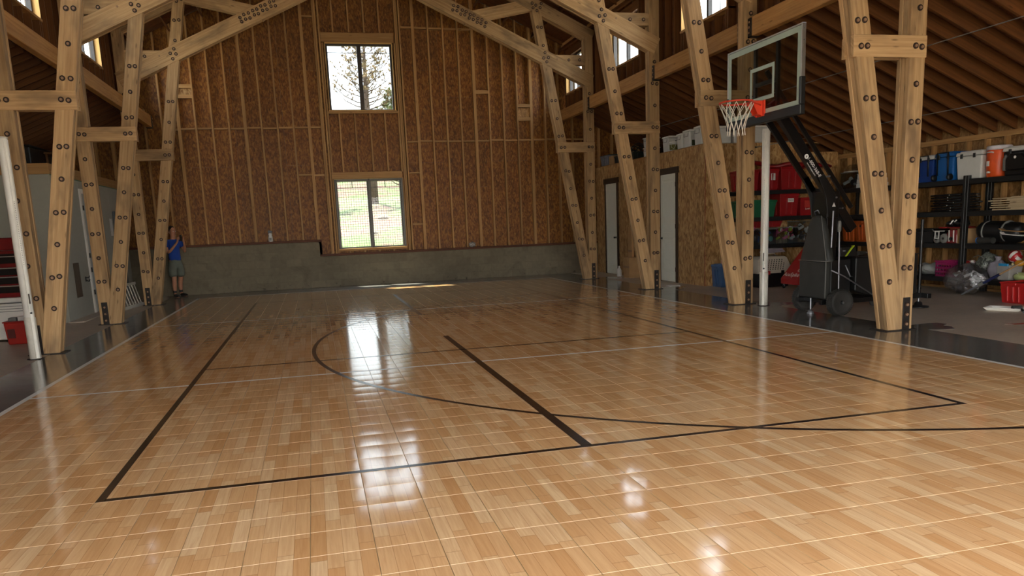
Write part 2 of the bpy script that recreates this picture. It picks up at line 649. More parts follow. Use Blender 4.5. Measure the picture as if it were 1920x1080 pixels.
def text(name, body, size, mat, parent, mtx, extrude=0.0006, align='CENTER'):
    """lettering as a mesh"""
    c = bpy.data.curves.new(name, 'FONT')
    c.body = body
    c.size = size
    c.extrude = extrude
    c.align_x = align
    c.align_y = 'CENTER'
    tmp = bpy.data.objects.new(name + '_curve', c)
    COL.objects.link(tmp)
    dg = bpy.context.evaluated_depsgraph_get()
    me = bpy.data.meshes.new_from_object(tmp.evaluated_get(dg))
    bpy.data.objects.remove(tmp)
    bpy.data.curves.remove(c)
    me.name = name
    me.materials.clear()
    me.materials.append(mat)
    o = bpy.data.objects.new(name, me)
    COL.objects.link(o)
    o.parent = parent
    o.matrix_local = Matrix.Translation(-WL.get(parent.name, Vector((0, 0, 0)))) @ mtx
    return o


def frame_m(o, x, y):
    """matrix with origin o, text running along x, up along y"""
    x, y = Vector(x).normalized(), Vector(y).normalized()
    z = x.cross(y)
    return Matrix(((x.x, y.x, z.x, o[0]), (x.y, y.y, z.y, o[1]), (x.z, y.z, z.z, o[2]), (0, 0, 0, 1)))


def copy_tree(o, parent=None):
    c = o.copy()
    COL.objects.link(c)
    if parent:
        c.parent = parent
    for ch in list(o.children):
        copy_tree(ch, c)
    return c



# ------------------------------------------------------------------ floor
FT = 0.3048
mb = MB().box(-10, 10, -13.2, 10.95, -0.2, 0, grain=(0, 1, 0))
floor = obj('floor', mb, M_SLAB, kind='structure')
mb = MB()
mb.box(-5.32, -4.57, -13.1, 9.14, 0.0, 0.004)
mb.box(4.57, 5.62, -13.1, 9.14, 0.0, 0.004)
mbk = MB().box(-5.32, 5.62, 9.14, 10.62, 0.0, 0.004)
mb.box(-4.57, 4.57, -13.1, -10.38, 0.0, 0.004)
obj('dark_border', mb, M_BORDER, floor)
obj('back_strip', mbk, concrete('grey sealed concrete', (138, 134, 126), 0.2, 0.25, 1.0, spec=0.5), floor)
# damp ragged edge of the dark strip around the truss feet
for (cx, cy, rx, ry) in ((5.75, -3.2, 0.42, 0.25), (5.72, 0.15, 0.38, 0.35), (5.72, 4.1, 0.35, 0.4), (5.75, 7.95, 0.4, 0.35), (6.9, -3.55, 0.22, 0.05)):
    pts = []
    for k in range(26):
        t = 2 * PI * k / 26
        q = 1 + 0.28 * math.sin(3 * t + cx * 7 + cy) + random.uniform(-0.12, 0.12)
        pts.append((cx + rx * q * math.cos(t), cy + ry * q * math.sin(t)))
    obj('damp_stain', MB().prism(pts, 0.001, 0.0035, 'z'), M_BORDER, floor)

court = setting('floor_court', (0, 0, 0))
TZ = 0.012


def tile_mb(cx, cy, mb):
    n = 5
    h = 0.1514
    bev = 0.0013
    v = []
    for j in range(n + 1):
        for i in range(n + 1):
            a, b = -1 + 2 * i / n, -1 + 2 * j / n
            z = TZ + 0.0010 * (1 - a ** 4) * (1 - b ** 4)
            v.append((cx + a * (h - bev), cy + b * (h - bev), z))
    f = [(j * (n + 1) + i, j * (n + 1) + i + 1, (j + 1) * (n + 1) + i + 1, (j + 1) * (n + 1) + i) for j in range(n) for i in range(n)]
    mb.add(v, f, (0, 1, 0), 0, True)
    k = h - bev
    e = [(cx - k, cy - k, TZ), (cx + k, cy - k, TZ), (cx + k, cy + k, TZ), (cx - k, cy + k, TZ)]
    e += [(cx - h, cy - h, TZ - 0.003), (cx + h, cy - h, TZ - 0.003), (cx + h, cy + h, TZ - 0.003), (cx - h, cy + h, TZ - 0.003)]
    mb.add(e, [(4, 5, 1, 0), (5, 6, 2, 1), (6, 7, 3, 2), (7, 4, 0, 3)], (0, 1, 0), 1)


CAM = Vector((-1.69590, -11.49593, 1.50472))


def project(p):
    q = Vector(p) - CAM
    z = q.dot(_f)
    return 960 + 1462.589 * q.dot(_r) / z, 689.114 + 1462.589 * q.dot(_d) / z, z


cells = []
for i in range(-15, 15):
    for j in range(-34, 30):
        cx, cy = (i + 0.5) * FT, (j + 0.5) * FT
        u, w, z = project((cx, cy, 0)) if cy > -10.9 else (-999, 0, 1)
        seen = z > 0.5 and -30 < u < 1950 and w < 1100
        cells.append((0 if seen else 1, (Vector((cx, cy, 0)) - CAM).length, cx, cy))
cells.sort()
tm = MB()
tile_mb(0, 0, tm)
tile_me = mesh('tile', tm, [M_TILE, M_UNDER], Vector((0, 0, 0)))
for c in cells[:300]:
    shared('tile', tile_me, court, (c[2], c[3], 0))
rest = MB()
for c in cells[300:]:
    tile_mb(c[2], c[3], rest)
obj('tile_field', rest, [M_TILE, M_UNDER], court, kind='stuff')
obj('underlay', MB().box(-4.57, 4.57, -10.363, 9.143, 0.0, 0.008), M_UNDER, court)


def line_rect(x0, x1, y0, y1, z=TZ + 0.0016):
    mb = MB()
    # laid in tile lengths so the paint follows the tile grid
    nx, ny = max(1, round(abs(x1 - x0) / FT)), max(1, round(abs(y1 - y0) / FT))
    v, f = [], []
    for j in range(ny + 1):
        for i in range(nx + 1):
            v.append((x0 + (x1 - x0) * i / nx, y0 + (y1 - y0) * j / ny, z))
    for j in range(ny):
        for i in range(nx):
            f.append((j * (nx + 1) + i, j * (nx + 1) + i + 1, (j + 1) * (nx + 1) + i + 1, (j + 1) * (nx + 1) + i))
    return mb.add(v, f, (0, 1, 0))


lw = 0.051
for nm, a in (('sideline', (-4.57, -4.51, -10.36, 9.14)), ('sideline', (4.51, 4.57, -10.36, 9.14)), ('end_line', (-4.51, 4.51, 9.08, 9.14)),
              ('end_line', (-4.51, 4.51, -10.36, -10.30)), ('attack_line', (-4.51, 4.51, -3.10, -3.05)), ('attack_line', (-4.51, 4.51, 2.99, 3.04))):
    obj(nm, line_rect(*a, z=TZ + 0.0014), M_WHITELINE, court, label='white painted court line')
for nm, a in (('pickleball_sideline', (-3.048, -3.048 + lw, -6.706, 6.706)), ('pickleball_sideline', (3.048 - lw, 3.048, -6.706, 6.706)),
              ('pickleball_baseline', (-3.0, 3.0, -6.706, -6.655)), ('pickleball_baseline', (-3.0, 3.0, 6.655, 6.706)),
              ('kitchen_line', (-3.0, 3.0, -2.16, -2.11)), ('kitchen_line', (-3.0, 3.0, 2.08, 2.13)),
              ('center_line', (-0.051, 0.025, -6.66, -0.81)), ('center_line', (-0.005, 0.065, 2.13, 6.66))):
    obj(nm, line_rect(*a, z=TZ + 0.0016), M_BLACKLINE, court, label='black painted court line')
v, f = [], []
NA = 110
for i in range(NA + 1):
    t = PI / 2 + PI * i / NA
    for r in (6.20, 6.25):
        v.append((4.43 + r * math.cos(t), -1.36 + r * math.sin(t), TZ + 0.0018))
for i in range(NA):
    f.append((2 * i, 2 * i + 2, 2 * i + 3, 2 * i + 1) if False else (2 * i + 1, 2 * i + 3, 2 * i + 2, 2 * i))
obj('three_point_arc', MB().add(v, f, (0, 1, 0)), M_BLACKLINE, court, label='black painted half circle')


# ------------------------------------------------------------------ roof helpers
def z_deck(x):
    return 6.56 + 0.478 * (5.335 - abs(x))


def clip(poly, a, b, c):
    """keep the part of the polygon where a*x + b*z <= c"""
    out = []
    for i in range(len(poly)):
        p, q = poly[i], poly[(i + 1) % len(poly)]
        dp, dq = a * p[0] + b * p[1] - c, a * q[0] + b * q[1] - c
        if dp <= 0:
            out.append(p)
        if dp * dq < 0:
            t = dp / (dp - dq)
            out.append((p[0] + (q[0] - p[0]) * t, p[1] + (q[1] - p[1]) * t))
    return out


def under_roof(poly, drop=0.02):
    k = 6.56 + 0.478 * 5.335 - drop
    for s in (1, -1):
        poly = clip(poly, 0.478 * s, 1.0, k)
        if len(poly) < 3:
            return None
    # the side aisles are lower
    return poly


def aisle_z(x):
    return 4.60 - 0.43 * (abs(x) - 5.45)


# ------------------------------------------------------------------ back gable wall
YB = 10.70
wall = setting('wall_back', (0, YB, 0))
# stem wall with its step
poly = [(-9.9, 0), (9.9, 0), (9.9, 0.85), (-1.45, 0.85), (-1.45, 1.25), (-9.9, 1.25)]
obj('stem_wall', MB().prism(poly, YB - 0.06, YB + 0.2, 'y'), M_CONC, wall, bevel=0.012)
for x0, x1, z in ((-9.9, -1.45, 1.25), (-1.52, 9.9, 0.85)):
    obj('sill_plate', MB().box(x0, x1, YB - 0.10, YB + 0.14, z, z + 0.055), M_PLATE, wall, bevel=0.004)
obj('step_plate', MB().box(-1.52, -1.45, YB - 0.06, YB + 0.14, 0.905, 1.25), M_PLATE, wall)
WU = (-0.95, 0.79, 4.68, 6.39)
WLO = (-0.97, 0.83, 1.02, 2.88)


def zbot(x):
    return 1.305 if x < -1.5 else 0.905


def ztop(x):
    return z_deck(x) - 0.02 if abs(x) < 5.55 else aisle_z(x) + 0.2


def stud(x, z0, z1, w=0.038):
    obj('stud', MB().box(x - w / 2, x + w / 2, YB, YB + 0.14, z0, z1, grain=(0, 0, 1)), M_STUD, wall)


xsL = [-1.12 - 0.405 * i for i in range(1, 21)]
xsR = [0.98 + 0.405 * i for i in range(1, 21)]
n = 0
for x in xsL + xsR:
    n += 1
    stud(x, zbot(x), ztop(x), 0.076 if n % 4 == 1 else 0.040)
for x in (-1.20, -1.155, -1.075):
    stud(x, 0.905 if x > -1.45 else 1.305, ztop(x), 0.04)
for x in (-1.02,):
    stud(x, 0.905, 2.9, 0.04)
    stud(x, 3.06, 6.40, 0.04)
for x in (0.92, 0.965, 1.03):
    stud(x, 0.905, ztop(x), 0.04)
stud(0.868, 0.905, 2.9, 0.04)
stud(0.868, 3.06, 6.40, 0.04)
for x in (-0.72, -0.31, 0.09, 0.49):
    stud(x, 3.08, 4.60)
    stud(x, 6.66, ztop(x))
for x in (-0.70, -0.30, 0.10, 0.50):
    stud(x, 0.905, 0.98)
for nm, a in (('header', (-1.05, 0.85, 2.90, 3.07)), ('header', (-1.05, 0.85, 6.41, 6.65)), ('rough_sill', (-1.02, 0.85, 4.60, 4.66)), ('rough_sill', (-1.0, 0.85, 0.955, 1.0))):
    obj(nm, MB().box(a[0], a[1], YB - 0.004, YB + 0.14, a[2], a[3]), M_STUD, wall, bevel=0.004)


def blocks(xs, z, skip=()):
    xs = sorted(xs)
    for i in range(len(xs) - 1):
        if i in skip:
            continue
        dz = random.uniform(-0.012, 0.012)
        obj('blocking', MB().box(xs[i] + 0.03, xs[i + 1] - 0.03, YB + 0.012, YB + 0.14, z - 0.02 + dz, z + 0.02 + dz), M_STUD, wall)


blocks([-1.2] + xsL[:10], 4.25)
blocks([1.03] + xsR[:13], 3.85)
blocks([1.03] + xsR[:5], 6.80)
blocks([-1.2, xsL[0], xsL[1]], 3.02)
blocks([-1.2, xsL[0]], 7.05)
blocks([1.03, xsR[0]], 3.0)
blocks([1.03, xsR[0]], 1.62)
for x0, x1, z in ((xsL[7], xsL[8], 5.05), (xsL[7], xsL[8], 5.30), (xsR[7], xsR[8], 4.42), (xsR[7], xsR[8], 4.78), (xsR[4], xsR[5], 5.15)):
    obj('outlet_backing', MB().box(x0, x1, YB + 0.01, YB + 0.1, z - 0.045, z + 0.045), M_STUD, wall)
for x0, x1, z in ((xsL[7], xsL[8], 5.17), (xsR[7], xsR[8], 4.60)):
    obj('outlet_backing', MB().box(x0, x1, YB + 0.09, YB + 0.13, z - 0.12, z + 0.12), M_OSB_ROOM, wall)

# sheathing panels
zs = [0.85, 1.02, 2.88, 3.46, 4.68, 6.39, 7.6, 9.2]
for i in range(8):
    for s, x0 in ((-1, -0.97), (1, 0.83)):
        a, b = x0 + s * 1.22 * i, x0 + s * 1.22 * (i + 1)
        a, b = min(a, b), max(a, b)
        z0 = 0.85 - (0.7 if i % 2 else 0)
        while z0 < 9.3:
            lo, hi = max(z0, 0.84), z0 + 2.44
            p = [(a + 0.0015, lo), (b - 0.0015, lo), (b - 0.0015, hi - 0.003), (a + 0.0015, hi - 0.003)]
            if max(abs(a), abs(b)) > 5.62:
                kk = 4.60 + 0.43 * 5.45 + 0.22
                if min(abs(a), abs(b)) >= 5.0:
                    p = clip(p, 0.43 * s, 1.0, kk)
            else:
                p = under_roof(p)
            if p and len(p) > 2:
                obj('osb_panel', MB().prism(p, YB + 0.14, YB + 0.152, 'y', grain=(0, 0, 1)), M_OSB, wall)
            z0 = hi
for z0, z1 in ((0.85, 1.02), (2.88, 4.68), (6.39, 9.2)):
    p = under_roof([(-0.97, z0), (0.83, z0), (0.83, z1), (-0.97, z1)])
    obj('osb_panel', MB().prism(p, YB + 0.14, YB + 0.152, 'y', grain=(0, 0, 1)), M_OSB, wall)


# ------------------------------------------------------------------ windows of the back wall
def gable_window(name, x0, x1, z0, z1, guard):
    w = setting(name, ((x0 + x1) / 2, YB, z0))
    fy0, fy1 = YB + 0.09, YB + 0.17
    ft = 0.055
    fr = MB()
    fr.box(x0, x1, fy0, fy1, z1 - ft, z1)
    fr.box(x0, x1, fy0, fy1, z0, z0 + ft * 0.7)
    fr.box(x0, x0 + ft, fy0, fy1, z0 + ft * 0.7, z1 - ft)
    fr.box(x1 - ft, x1, fy0, fy1, z0 + ft * 0.7, z1 - ft)
    obj('frame', fr, M_WFRAME, w, bevel=0.004)
    xm = (x0 + x1) / 2
    obj('mullion', MB().box(xm - 0.055, xm + 0.055, fy0 - 0.01, fy1, z0 + 0.04, z1 - ft), M_WFRAME, w, bevel=0.004)
    for a, b in ((x0 + ft, xm - 0.055), (xm + 0.055, x1 - ft)):
        obj('pane', MB().box(a, b, fy0 + 0.035, fy0 + 0.043, z0 + 0.04, z1 - ft), M_GLASS2, w)
        g = MB()
        zz = z1 - ft - 0.17
        g.box(a, b, fy0 + 0.02, fy0 + 0.034, zz - 0.008, zz + 0.008)
        g.box((a + b) / 2 - 0.008, (a + b) / 2 + 0.008, fy0 + 0.02, fy0 + 0.034, zz + 0.008, z1 - ft)
        obj('muntin', g, M_WFRAME, w)
    lin = MB()
    lin.box(x0 - 0.016, x0, YB - 0.012, YB + 0.14, z0 - 0.01, z1 + 0.012)
    lin.box(x1, x1 + 0.016, YB - 0.012, YB + 0.14, z0 - 0.01, z1 + 0.012)
    lin.box(x0, x1, YB - 0.012, YB + 0.14, z1, z1 + 0.014)
    lin.box(x0 - 0.03, x1 + 0.03, YB - 0.02, YB + 0.14, z0 - 0.018, z0)
    obj('reveal', lin, M_REVEAL, w)
    if guard:
        gf = MB()
        y = YB - 0.03
        for a in ((x0 - 0.02, x0 + 0.025, z0, z1), (x1 - 0.025, x1 + 0.02, z0, z1), (x0, x1, z0 + 0.01, z0 + 0.045), (x0, x1, z1 - 0.045, z1), (xm - 0.02, xm + 0.02, z0, z1)):
            gf.box(a[0], a[1], y - 0.015, y + 0.015, a[2], a[3])
        gp = obj('guard_frame', gf, M_GUARD, w, label='grey steel mesh guard frame')
        ww = MB()
        k = 0.066
        x = x0 + k
        while x < x1 - 0.03:
            ww.box(x - 0.003, x + 0.003, y - 0.002, y + 0.002, z0 + 0.03, z1 - 0.03)
            x += k
        z = z0 + k
        while z < z1 - 0.03:
            ww.box(x0 + 0.02, x1 - 0.02, y + 0.002, y + 0.006, z - 0.003, z + 0.003)
            z += k
        obj('wire_mesh', ww, M_GUARD, gp, kind='stuff')


gable_window('window_1', *WU, False)
gable_window('window_2', *WLO, True)

# ------------------------------------------------------------------ clerestory walls above the aisles
BAYS = [(-11.2, -7.1), (-7.1, -3.3), (-3.09, 0.38), (0.59, 4.05), (4.26, 7.95), (8.16, 10.68)]
CW = [(-9.9, -8.2), (-6.1, -4.4), (-2.2, -0.6), (1.45, 3.15), (5.25, 6.95), (8.95, 10.25)]
wn_i = 3
for s, side in ((1, 'right'), (-1, 'left')):
    cw = setting('wall_%s_upper' % side, (5.5 * s, 0, 4.6))
    wo = 0.075 if s > 0 else 0.135
    X0, X1 = (5.47 + wo) * s, (5.61 + wo) * s
    XS = (5.622 + wo) * s
    zsill, zhead, ztp = 5.03, 5.98, 6.34
    obj('lower_plate', MB().box(X0, X1, -12.9, 10.68, 4.60, 4.64), M_STUD, cw)
    obj('top_plate', MB().box(X0, X1, -12.9, 10.68, ztp, ztp + 0.076), M_STUD, cw)
    y = -12.7
    while y < 10.6:
        inwin = any(a - 0.04 < y < b + 0.04 for a, b in CW)
        if inwin:
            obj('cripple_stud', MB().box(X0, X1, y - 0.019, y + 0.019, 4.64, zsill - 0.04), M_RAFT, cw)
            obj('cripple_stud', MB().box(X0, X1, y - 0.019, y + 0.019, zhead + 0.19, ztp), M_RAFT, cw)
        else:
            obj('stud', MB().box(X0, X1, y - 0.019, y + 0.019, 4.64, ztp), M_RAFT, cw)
        y += 0.405
    for a, b in CW:
        obj('sill', MB().box(X0 - 0.015 * s, X1, a - 0.06, b + 0.06, zsill - 0.04, zsill), M_STUD, cw)
        obj('header', MB().box(X0, X1, a - 0.06, b + 0.06, zhead, zhead + 0.19), M_RAFT, cw)
        obj('jack_stud', MB().box(X0, X1, a - 0.06, a - 0.02, 4.64, zhead), M_RAFT, cw)
        obj('jack_stud', MB().box(X0, X1, b + 0.02, b + 0.06, 4.64, zhead), M_RAFT, cw)
    # sheathing: below the sills, above the heads and between the windows
    ys = [-12.9] + [q for ab in CW for q in ab] + [10.8]
    for i in range(0, len(ys), 2):
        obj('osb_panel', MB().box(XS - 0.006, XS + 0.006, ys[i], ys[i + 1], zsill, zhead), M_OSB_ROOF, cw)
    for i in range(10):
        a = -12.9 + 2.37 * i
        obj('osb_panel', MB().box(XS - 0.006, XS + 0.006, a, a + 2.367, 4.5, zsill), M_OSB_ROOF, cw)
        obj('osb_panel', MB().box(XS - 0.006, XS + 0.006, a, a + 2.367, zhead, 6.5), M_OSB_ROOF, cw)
    for a, b in CW:
        w = setting('window_%d' % wn_i, (5.5 * s, a, zsill))
        wn_i += 1
        fx0, fx1 = (5.56 + wo) * s, (5.64 + wo) * s
        fr = MB()
        fr.box(fx0, fx1, a, b, zhead - 0.05, zhead)
        fr.box(fx0, fx1, a, b, zsill, zsill + 0.04)
        fr.box(fx0, fx1, a, a + 0.05, zsill + 0.04, zhead - 0.05)
        fr.box(fx0, fx1, b - 0.05, b, zsill + 0.04, zhead - 0.05)
        obj('frame', fr, M_WFRAME, w)
        m = (a + b) / 2
        obj('mullion', MB().box(fx0, fx1, m - 0.035, m + 0.035, zsill + 0.04, zhead - 0.05), M_WFRAME, w)
        for p, q in ((a + 0.05, m - 0.035), (m + 0.035, b - 0.05)):
            obj('pane', MB().box((5.595 + wo) * s, (5.603 + wo) * s, p, q, zsill + 0.04, zhead - 0.05), M_GLASS, w)
            obj('muntin', MB().box((5.585 + wo) * s, (5.595 + wo) * s, (p + q) / 2 - 0.008, (p + q) / 2 + 0.008, zsill + 0.04, zhead - 0.05), M_WFRAME, w)
        lin = MB()
        lin.box(X0 - 0.01 * s, (5.56 + wo) * s, a - 0.018, a, zsill, zhead)
        lin.box(X0 - 0.01 * s, (5.56 + wo) * s, b, b + 0.018, zsill, zhead)
        obj('reveal', lin, M_REVEAL, w)

# ------------------------------------------------------------------ main roof
roof = setting('ceiling', (0, 0, 6.5))
CS = math.cos(math.atan(0.478))
for s in (1, -1):
    up = Vector((0.478 * s, 0, 1)).normalized()
    x = 5.62
    while x > 0.05:
        z = z_deck(x)
        c = Vector((x * s, 0, z)) - up * 0.11
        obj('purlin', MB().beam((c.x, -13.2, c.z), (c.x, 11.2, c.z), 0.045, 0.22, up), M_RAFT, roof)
        x -= 0.80
    y = -12.9
    while y < 10.7:
        for i in range(7):
            xa, xb = 5.60 - 0.80 * i, 5.60 - 0.80 * (i + 1)
            if xb < 0:
                continue
            a = Vector((xa * s, y, z_deck(xa))) - up * 0.04
            b = Vector((xb * s, y, z_deck(xb))) - up * 0.04
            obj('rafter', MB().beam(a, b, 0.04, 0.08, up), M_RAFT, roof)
        y += 1.02
    for i in range(3):
        for j in range(10):
            xa, xb = 6.05 - 2.03 * i, 6.05 - 2.03 * (i + 1)
            ya = -13.2 + 2.44 * j
            za, zb = z_deck(xa), z_deck(xb)
            v = []
            for k in (0, 0.016):
                for xx, yy in ((xa, ya), (xb, ya), (xb, ya + 2.437), (xa, ya + 2.437)):
                    p = Vector((xx * s, yy, z_deck(xx))) + up * k
                    v.append(p)
            if s > 0:
                v = [v[i2] for i2 in (1, 0, 3, 2, 5, 4, 7, 6)]
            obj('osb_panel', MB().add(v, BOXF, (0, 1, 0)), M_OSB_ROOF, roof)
obj('ridge_beam', MB().box(-0.04, 0.04, -13.2, 11.2, z_deck(0) - 0.34, z_deck(0) - 0.03), M_RAFT, roof)

# ------------------------------------------------------------------ aisle roofs
for s, side in ((1, 'right'), (-1, 'left')):
    ar = setting('ceiling_aisle_%s' % side, (7.6 * s, 0, 3.6))
    up = Vector((0.43 * s, 0, 1)).normalized()
    y = -12.6
    while y < 10.65:
        a, b = Vector((5.80 * s, y, aisle_z(5.80))), Vector((9.95 * s, y, aisle_z(9.95)))
        obj('rafter', MB().beam(a + up * 0.10, b + up * 0.10, 0.04, 0.20, up), M_RAFT, ar)
        y += 0.405
    for j in range(10):
        ya = -13.0 + 2.4 * j
        for xa, xb in ((5.775, 7.8), (7.803, 10.1)):
            v = []
            for k in (0.20, 0.216):
                for xx, yy in ((xa, ya), (xb, ya), (xb, ya + 2.397), (xa, ya + 2.397)):
                    v.append(Vector((xx * s, yy, aisle_z(xx))) + up * k)
            if s < 0:
                v = [v[i2] for i2 in (1, 0, 3, 2, 5, 4, 7, 6)]
            obj('osb_panel', MB().add(v, BOXF, (0, 1, 0)), M_OSB_ROOF, ar)

# ------------------------------------------------------------------ outer walls
for s, side in ((1, 'right'), (-1, 'left')):
    ow = setting('wall_%s' % side, (9.75 * s, 0, 0))
    for i in range(20):
        a = -13.0 + 1.22 * i
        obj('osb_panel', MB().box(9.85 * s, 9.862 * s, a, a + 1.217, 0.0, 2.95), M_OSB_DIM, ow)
    y = -12.9
    while y < 10.6:
        obj('stud', MB().box(9.75 * s, 9.85 * s, y - 0.02, y + 0.02, 0.04, 2.62), M_STUD, ow)
        y += 0.405
    obj('lower_plate', MB().box(9.72 * s, 9.85 * s, -13, 10.7, 0, 0.04), M_STUD, ow)
    obj('top_plate', MB().box(9.74 * s, 9.85 * s, -13, 10.7, 2.62, 2.71), M_STUD, ow)

# front gable behind the camera with its wide open doorway
fw = setting('wall_front', (0, -13, 0))
OPW, OPH = 5.3, 3.3
for p in ([(-10, 0), (-OPW, 0), (-OPW, 4.8), (-5.6, 4.75), (-10, 2.95)], [(OPW, 0), (10, 0), (10, 2.95), (5.6, 4.75), (OPW, 4.8)],
          [(-OPW, OPH), (OPW, OPH), (OPW, 4.8), (-OPW, 4.8)], [(-5.62, 4.8), (5.62, 4.8), (5.62, 6.4), (0, 9.08), (-5.62, 6.4)]):
    obj('osb_panel', MB().prism(p, -12.5, -12.48, 'y', grain=(0, 0, 1)), M_OSB, fw)

# weather skin outside the sheathing so that no joint leaks light
M_SKIN = plain('grey weather skin', (120, 118, 112), 0.8)
sk = MB()
for q in ([(-9.9, 0.8), (WLO[0], 0.8), (WLO[0], 4.6), (-5.7, 4.7), (-9.9, 2.9)], [(WLO[1], 0.8), (9.9, 0.8), (9.9, 2.9), (5.7, 4.7), (WLO[1], 4.6)],
          [(WLO[0], 0.8), (WLO[1], 0.8), (WLO[1], 1.02), (WLO[0], 1.02)], [(WLO[0], 2.88), (WLO[1], 2.88), (WLO[1], 4.68), (WLO[0], 4.68)],
          [(-5.7, 4.6), (WU[0], 4.6), (WU[0], 8.8), (-5.7, 6.38)], [(WU[1], 4.6), (5.7, 4.6), (5.7, 6.38), (WU[1], 8.8)], [(WU[0], 6.39), (WU[1], 6.39), (WU[1], 8.7), (0, 9.08), (WU[0], 8.65)]):
    sk.prism(q, YB + 0.156, YB + 0.19, 'y')
obj('siding', sk, M_SKIN, wall)
for s in (1, -1):
    r = MB()
    up = Vector((0.478 * s, 0, 1)).normalized()
    r.beam(Vector((6.1 * s, -1.0, z_deck(6.1))) + up * 0.035, Vector((-0.02 * s, -1.0, z_deck(0) + 0.0)) + up * 0.035, 24.6, 0.03, up)
    up = Vector((0.43 * s, 0, 1)).normalized()
    r.beam(Vector((5.72 * s, -1.0, aisle_z(5.72))) + up * 0.24, Vector((10.3 * s, -1.0, aisle_z(10.3))) + up * 0.24, 24.6, 0.03, up)
    obj('roofing', r, M_SKIN, roof)
    w2 = MB()
    w2.box(9.87 * s, 9.9 * s, -13.0, 10.9, 0, 3.1)
    for q in range(0, len(CW) + 1):
        a = CW[q - 1][1] if q else -13.0
        b = CW[q][0] if q < len(CW) else 10.9
        w2.box(5.77 * s, 5.80 * s, a, b, 4.5, 6.5)
    for a, b in CW:
        w2.box(5.77 * s, 5.80 * s, a, b, 4.5, 5.03)
        w2.box(5.77 * s, 5.80 * s, a, b, 5.98, 6.5)
    obj('siding', w2, M_SKIN, roof)

# ------------------------------------------------------------------ timber trusses
YT = [-3.3, 0.38, 4.05, 7.95]
bm = MB()
bm.cyl((0, 0, 0), (0, -0.008, 0), 0.036, 0.036, 14, 0, True, False)
bm.cyl((0, -0.008, 0), (0, -0.020, 0), 0.020, 0.018, 6, 1, True, False)
BOLT = mesh('bolt', bm, [M_BOLT_RING, M_BOLT_HEAD], Vector((0, 0, 0)))
D = 0.21


def member(root, name, p, q, w, y0, depth=D, mi=None, plies=3, ends=None):
    """three-ply timber between two (x, z) points; the outer plies are sub-parts"""
    t = depth / plies
    mid = obj(name, MB().beam((p[0], y0 + depth / 2, p[1]), (q[0], y0 + depth / 2, q[1]), (depth - 2 * t) - 0.001, w - 0.012, _perp(p, q)), M_TRUSS, root)
    for k in (0, plies - 1):
        yc = y0 + t * (k + 0.5)
        
        dy = 0.0015 if k == 0 else -0.0015
        obj('ply', MB().beam((p[0], yc - dy, p[1]), (q[0], yc - dy, q[1]), t - 0.005, w, _perp(p, q)), M_TRUSS, mid, bevel=0.005)
    return mid


def _perp(p, q):
    d = Vector((q[0] - p[0], 0, q[1] - p[1])).normalized()
    return Vector((-d.z, 0, d.x))


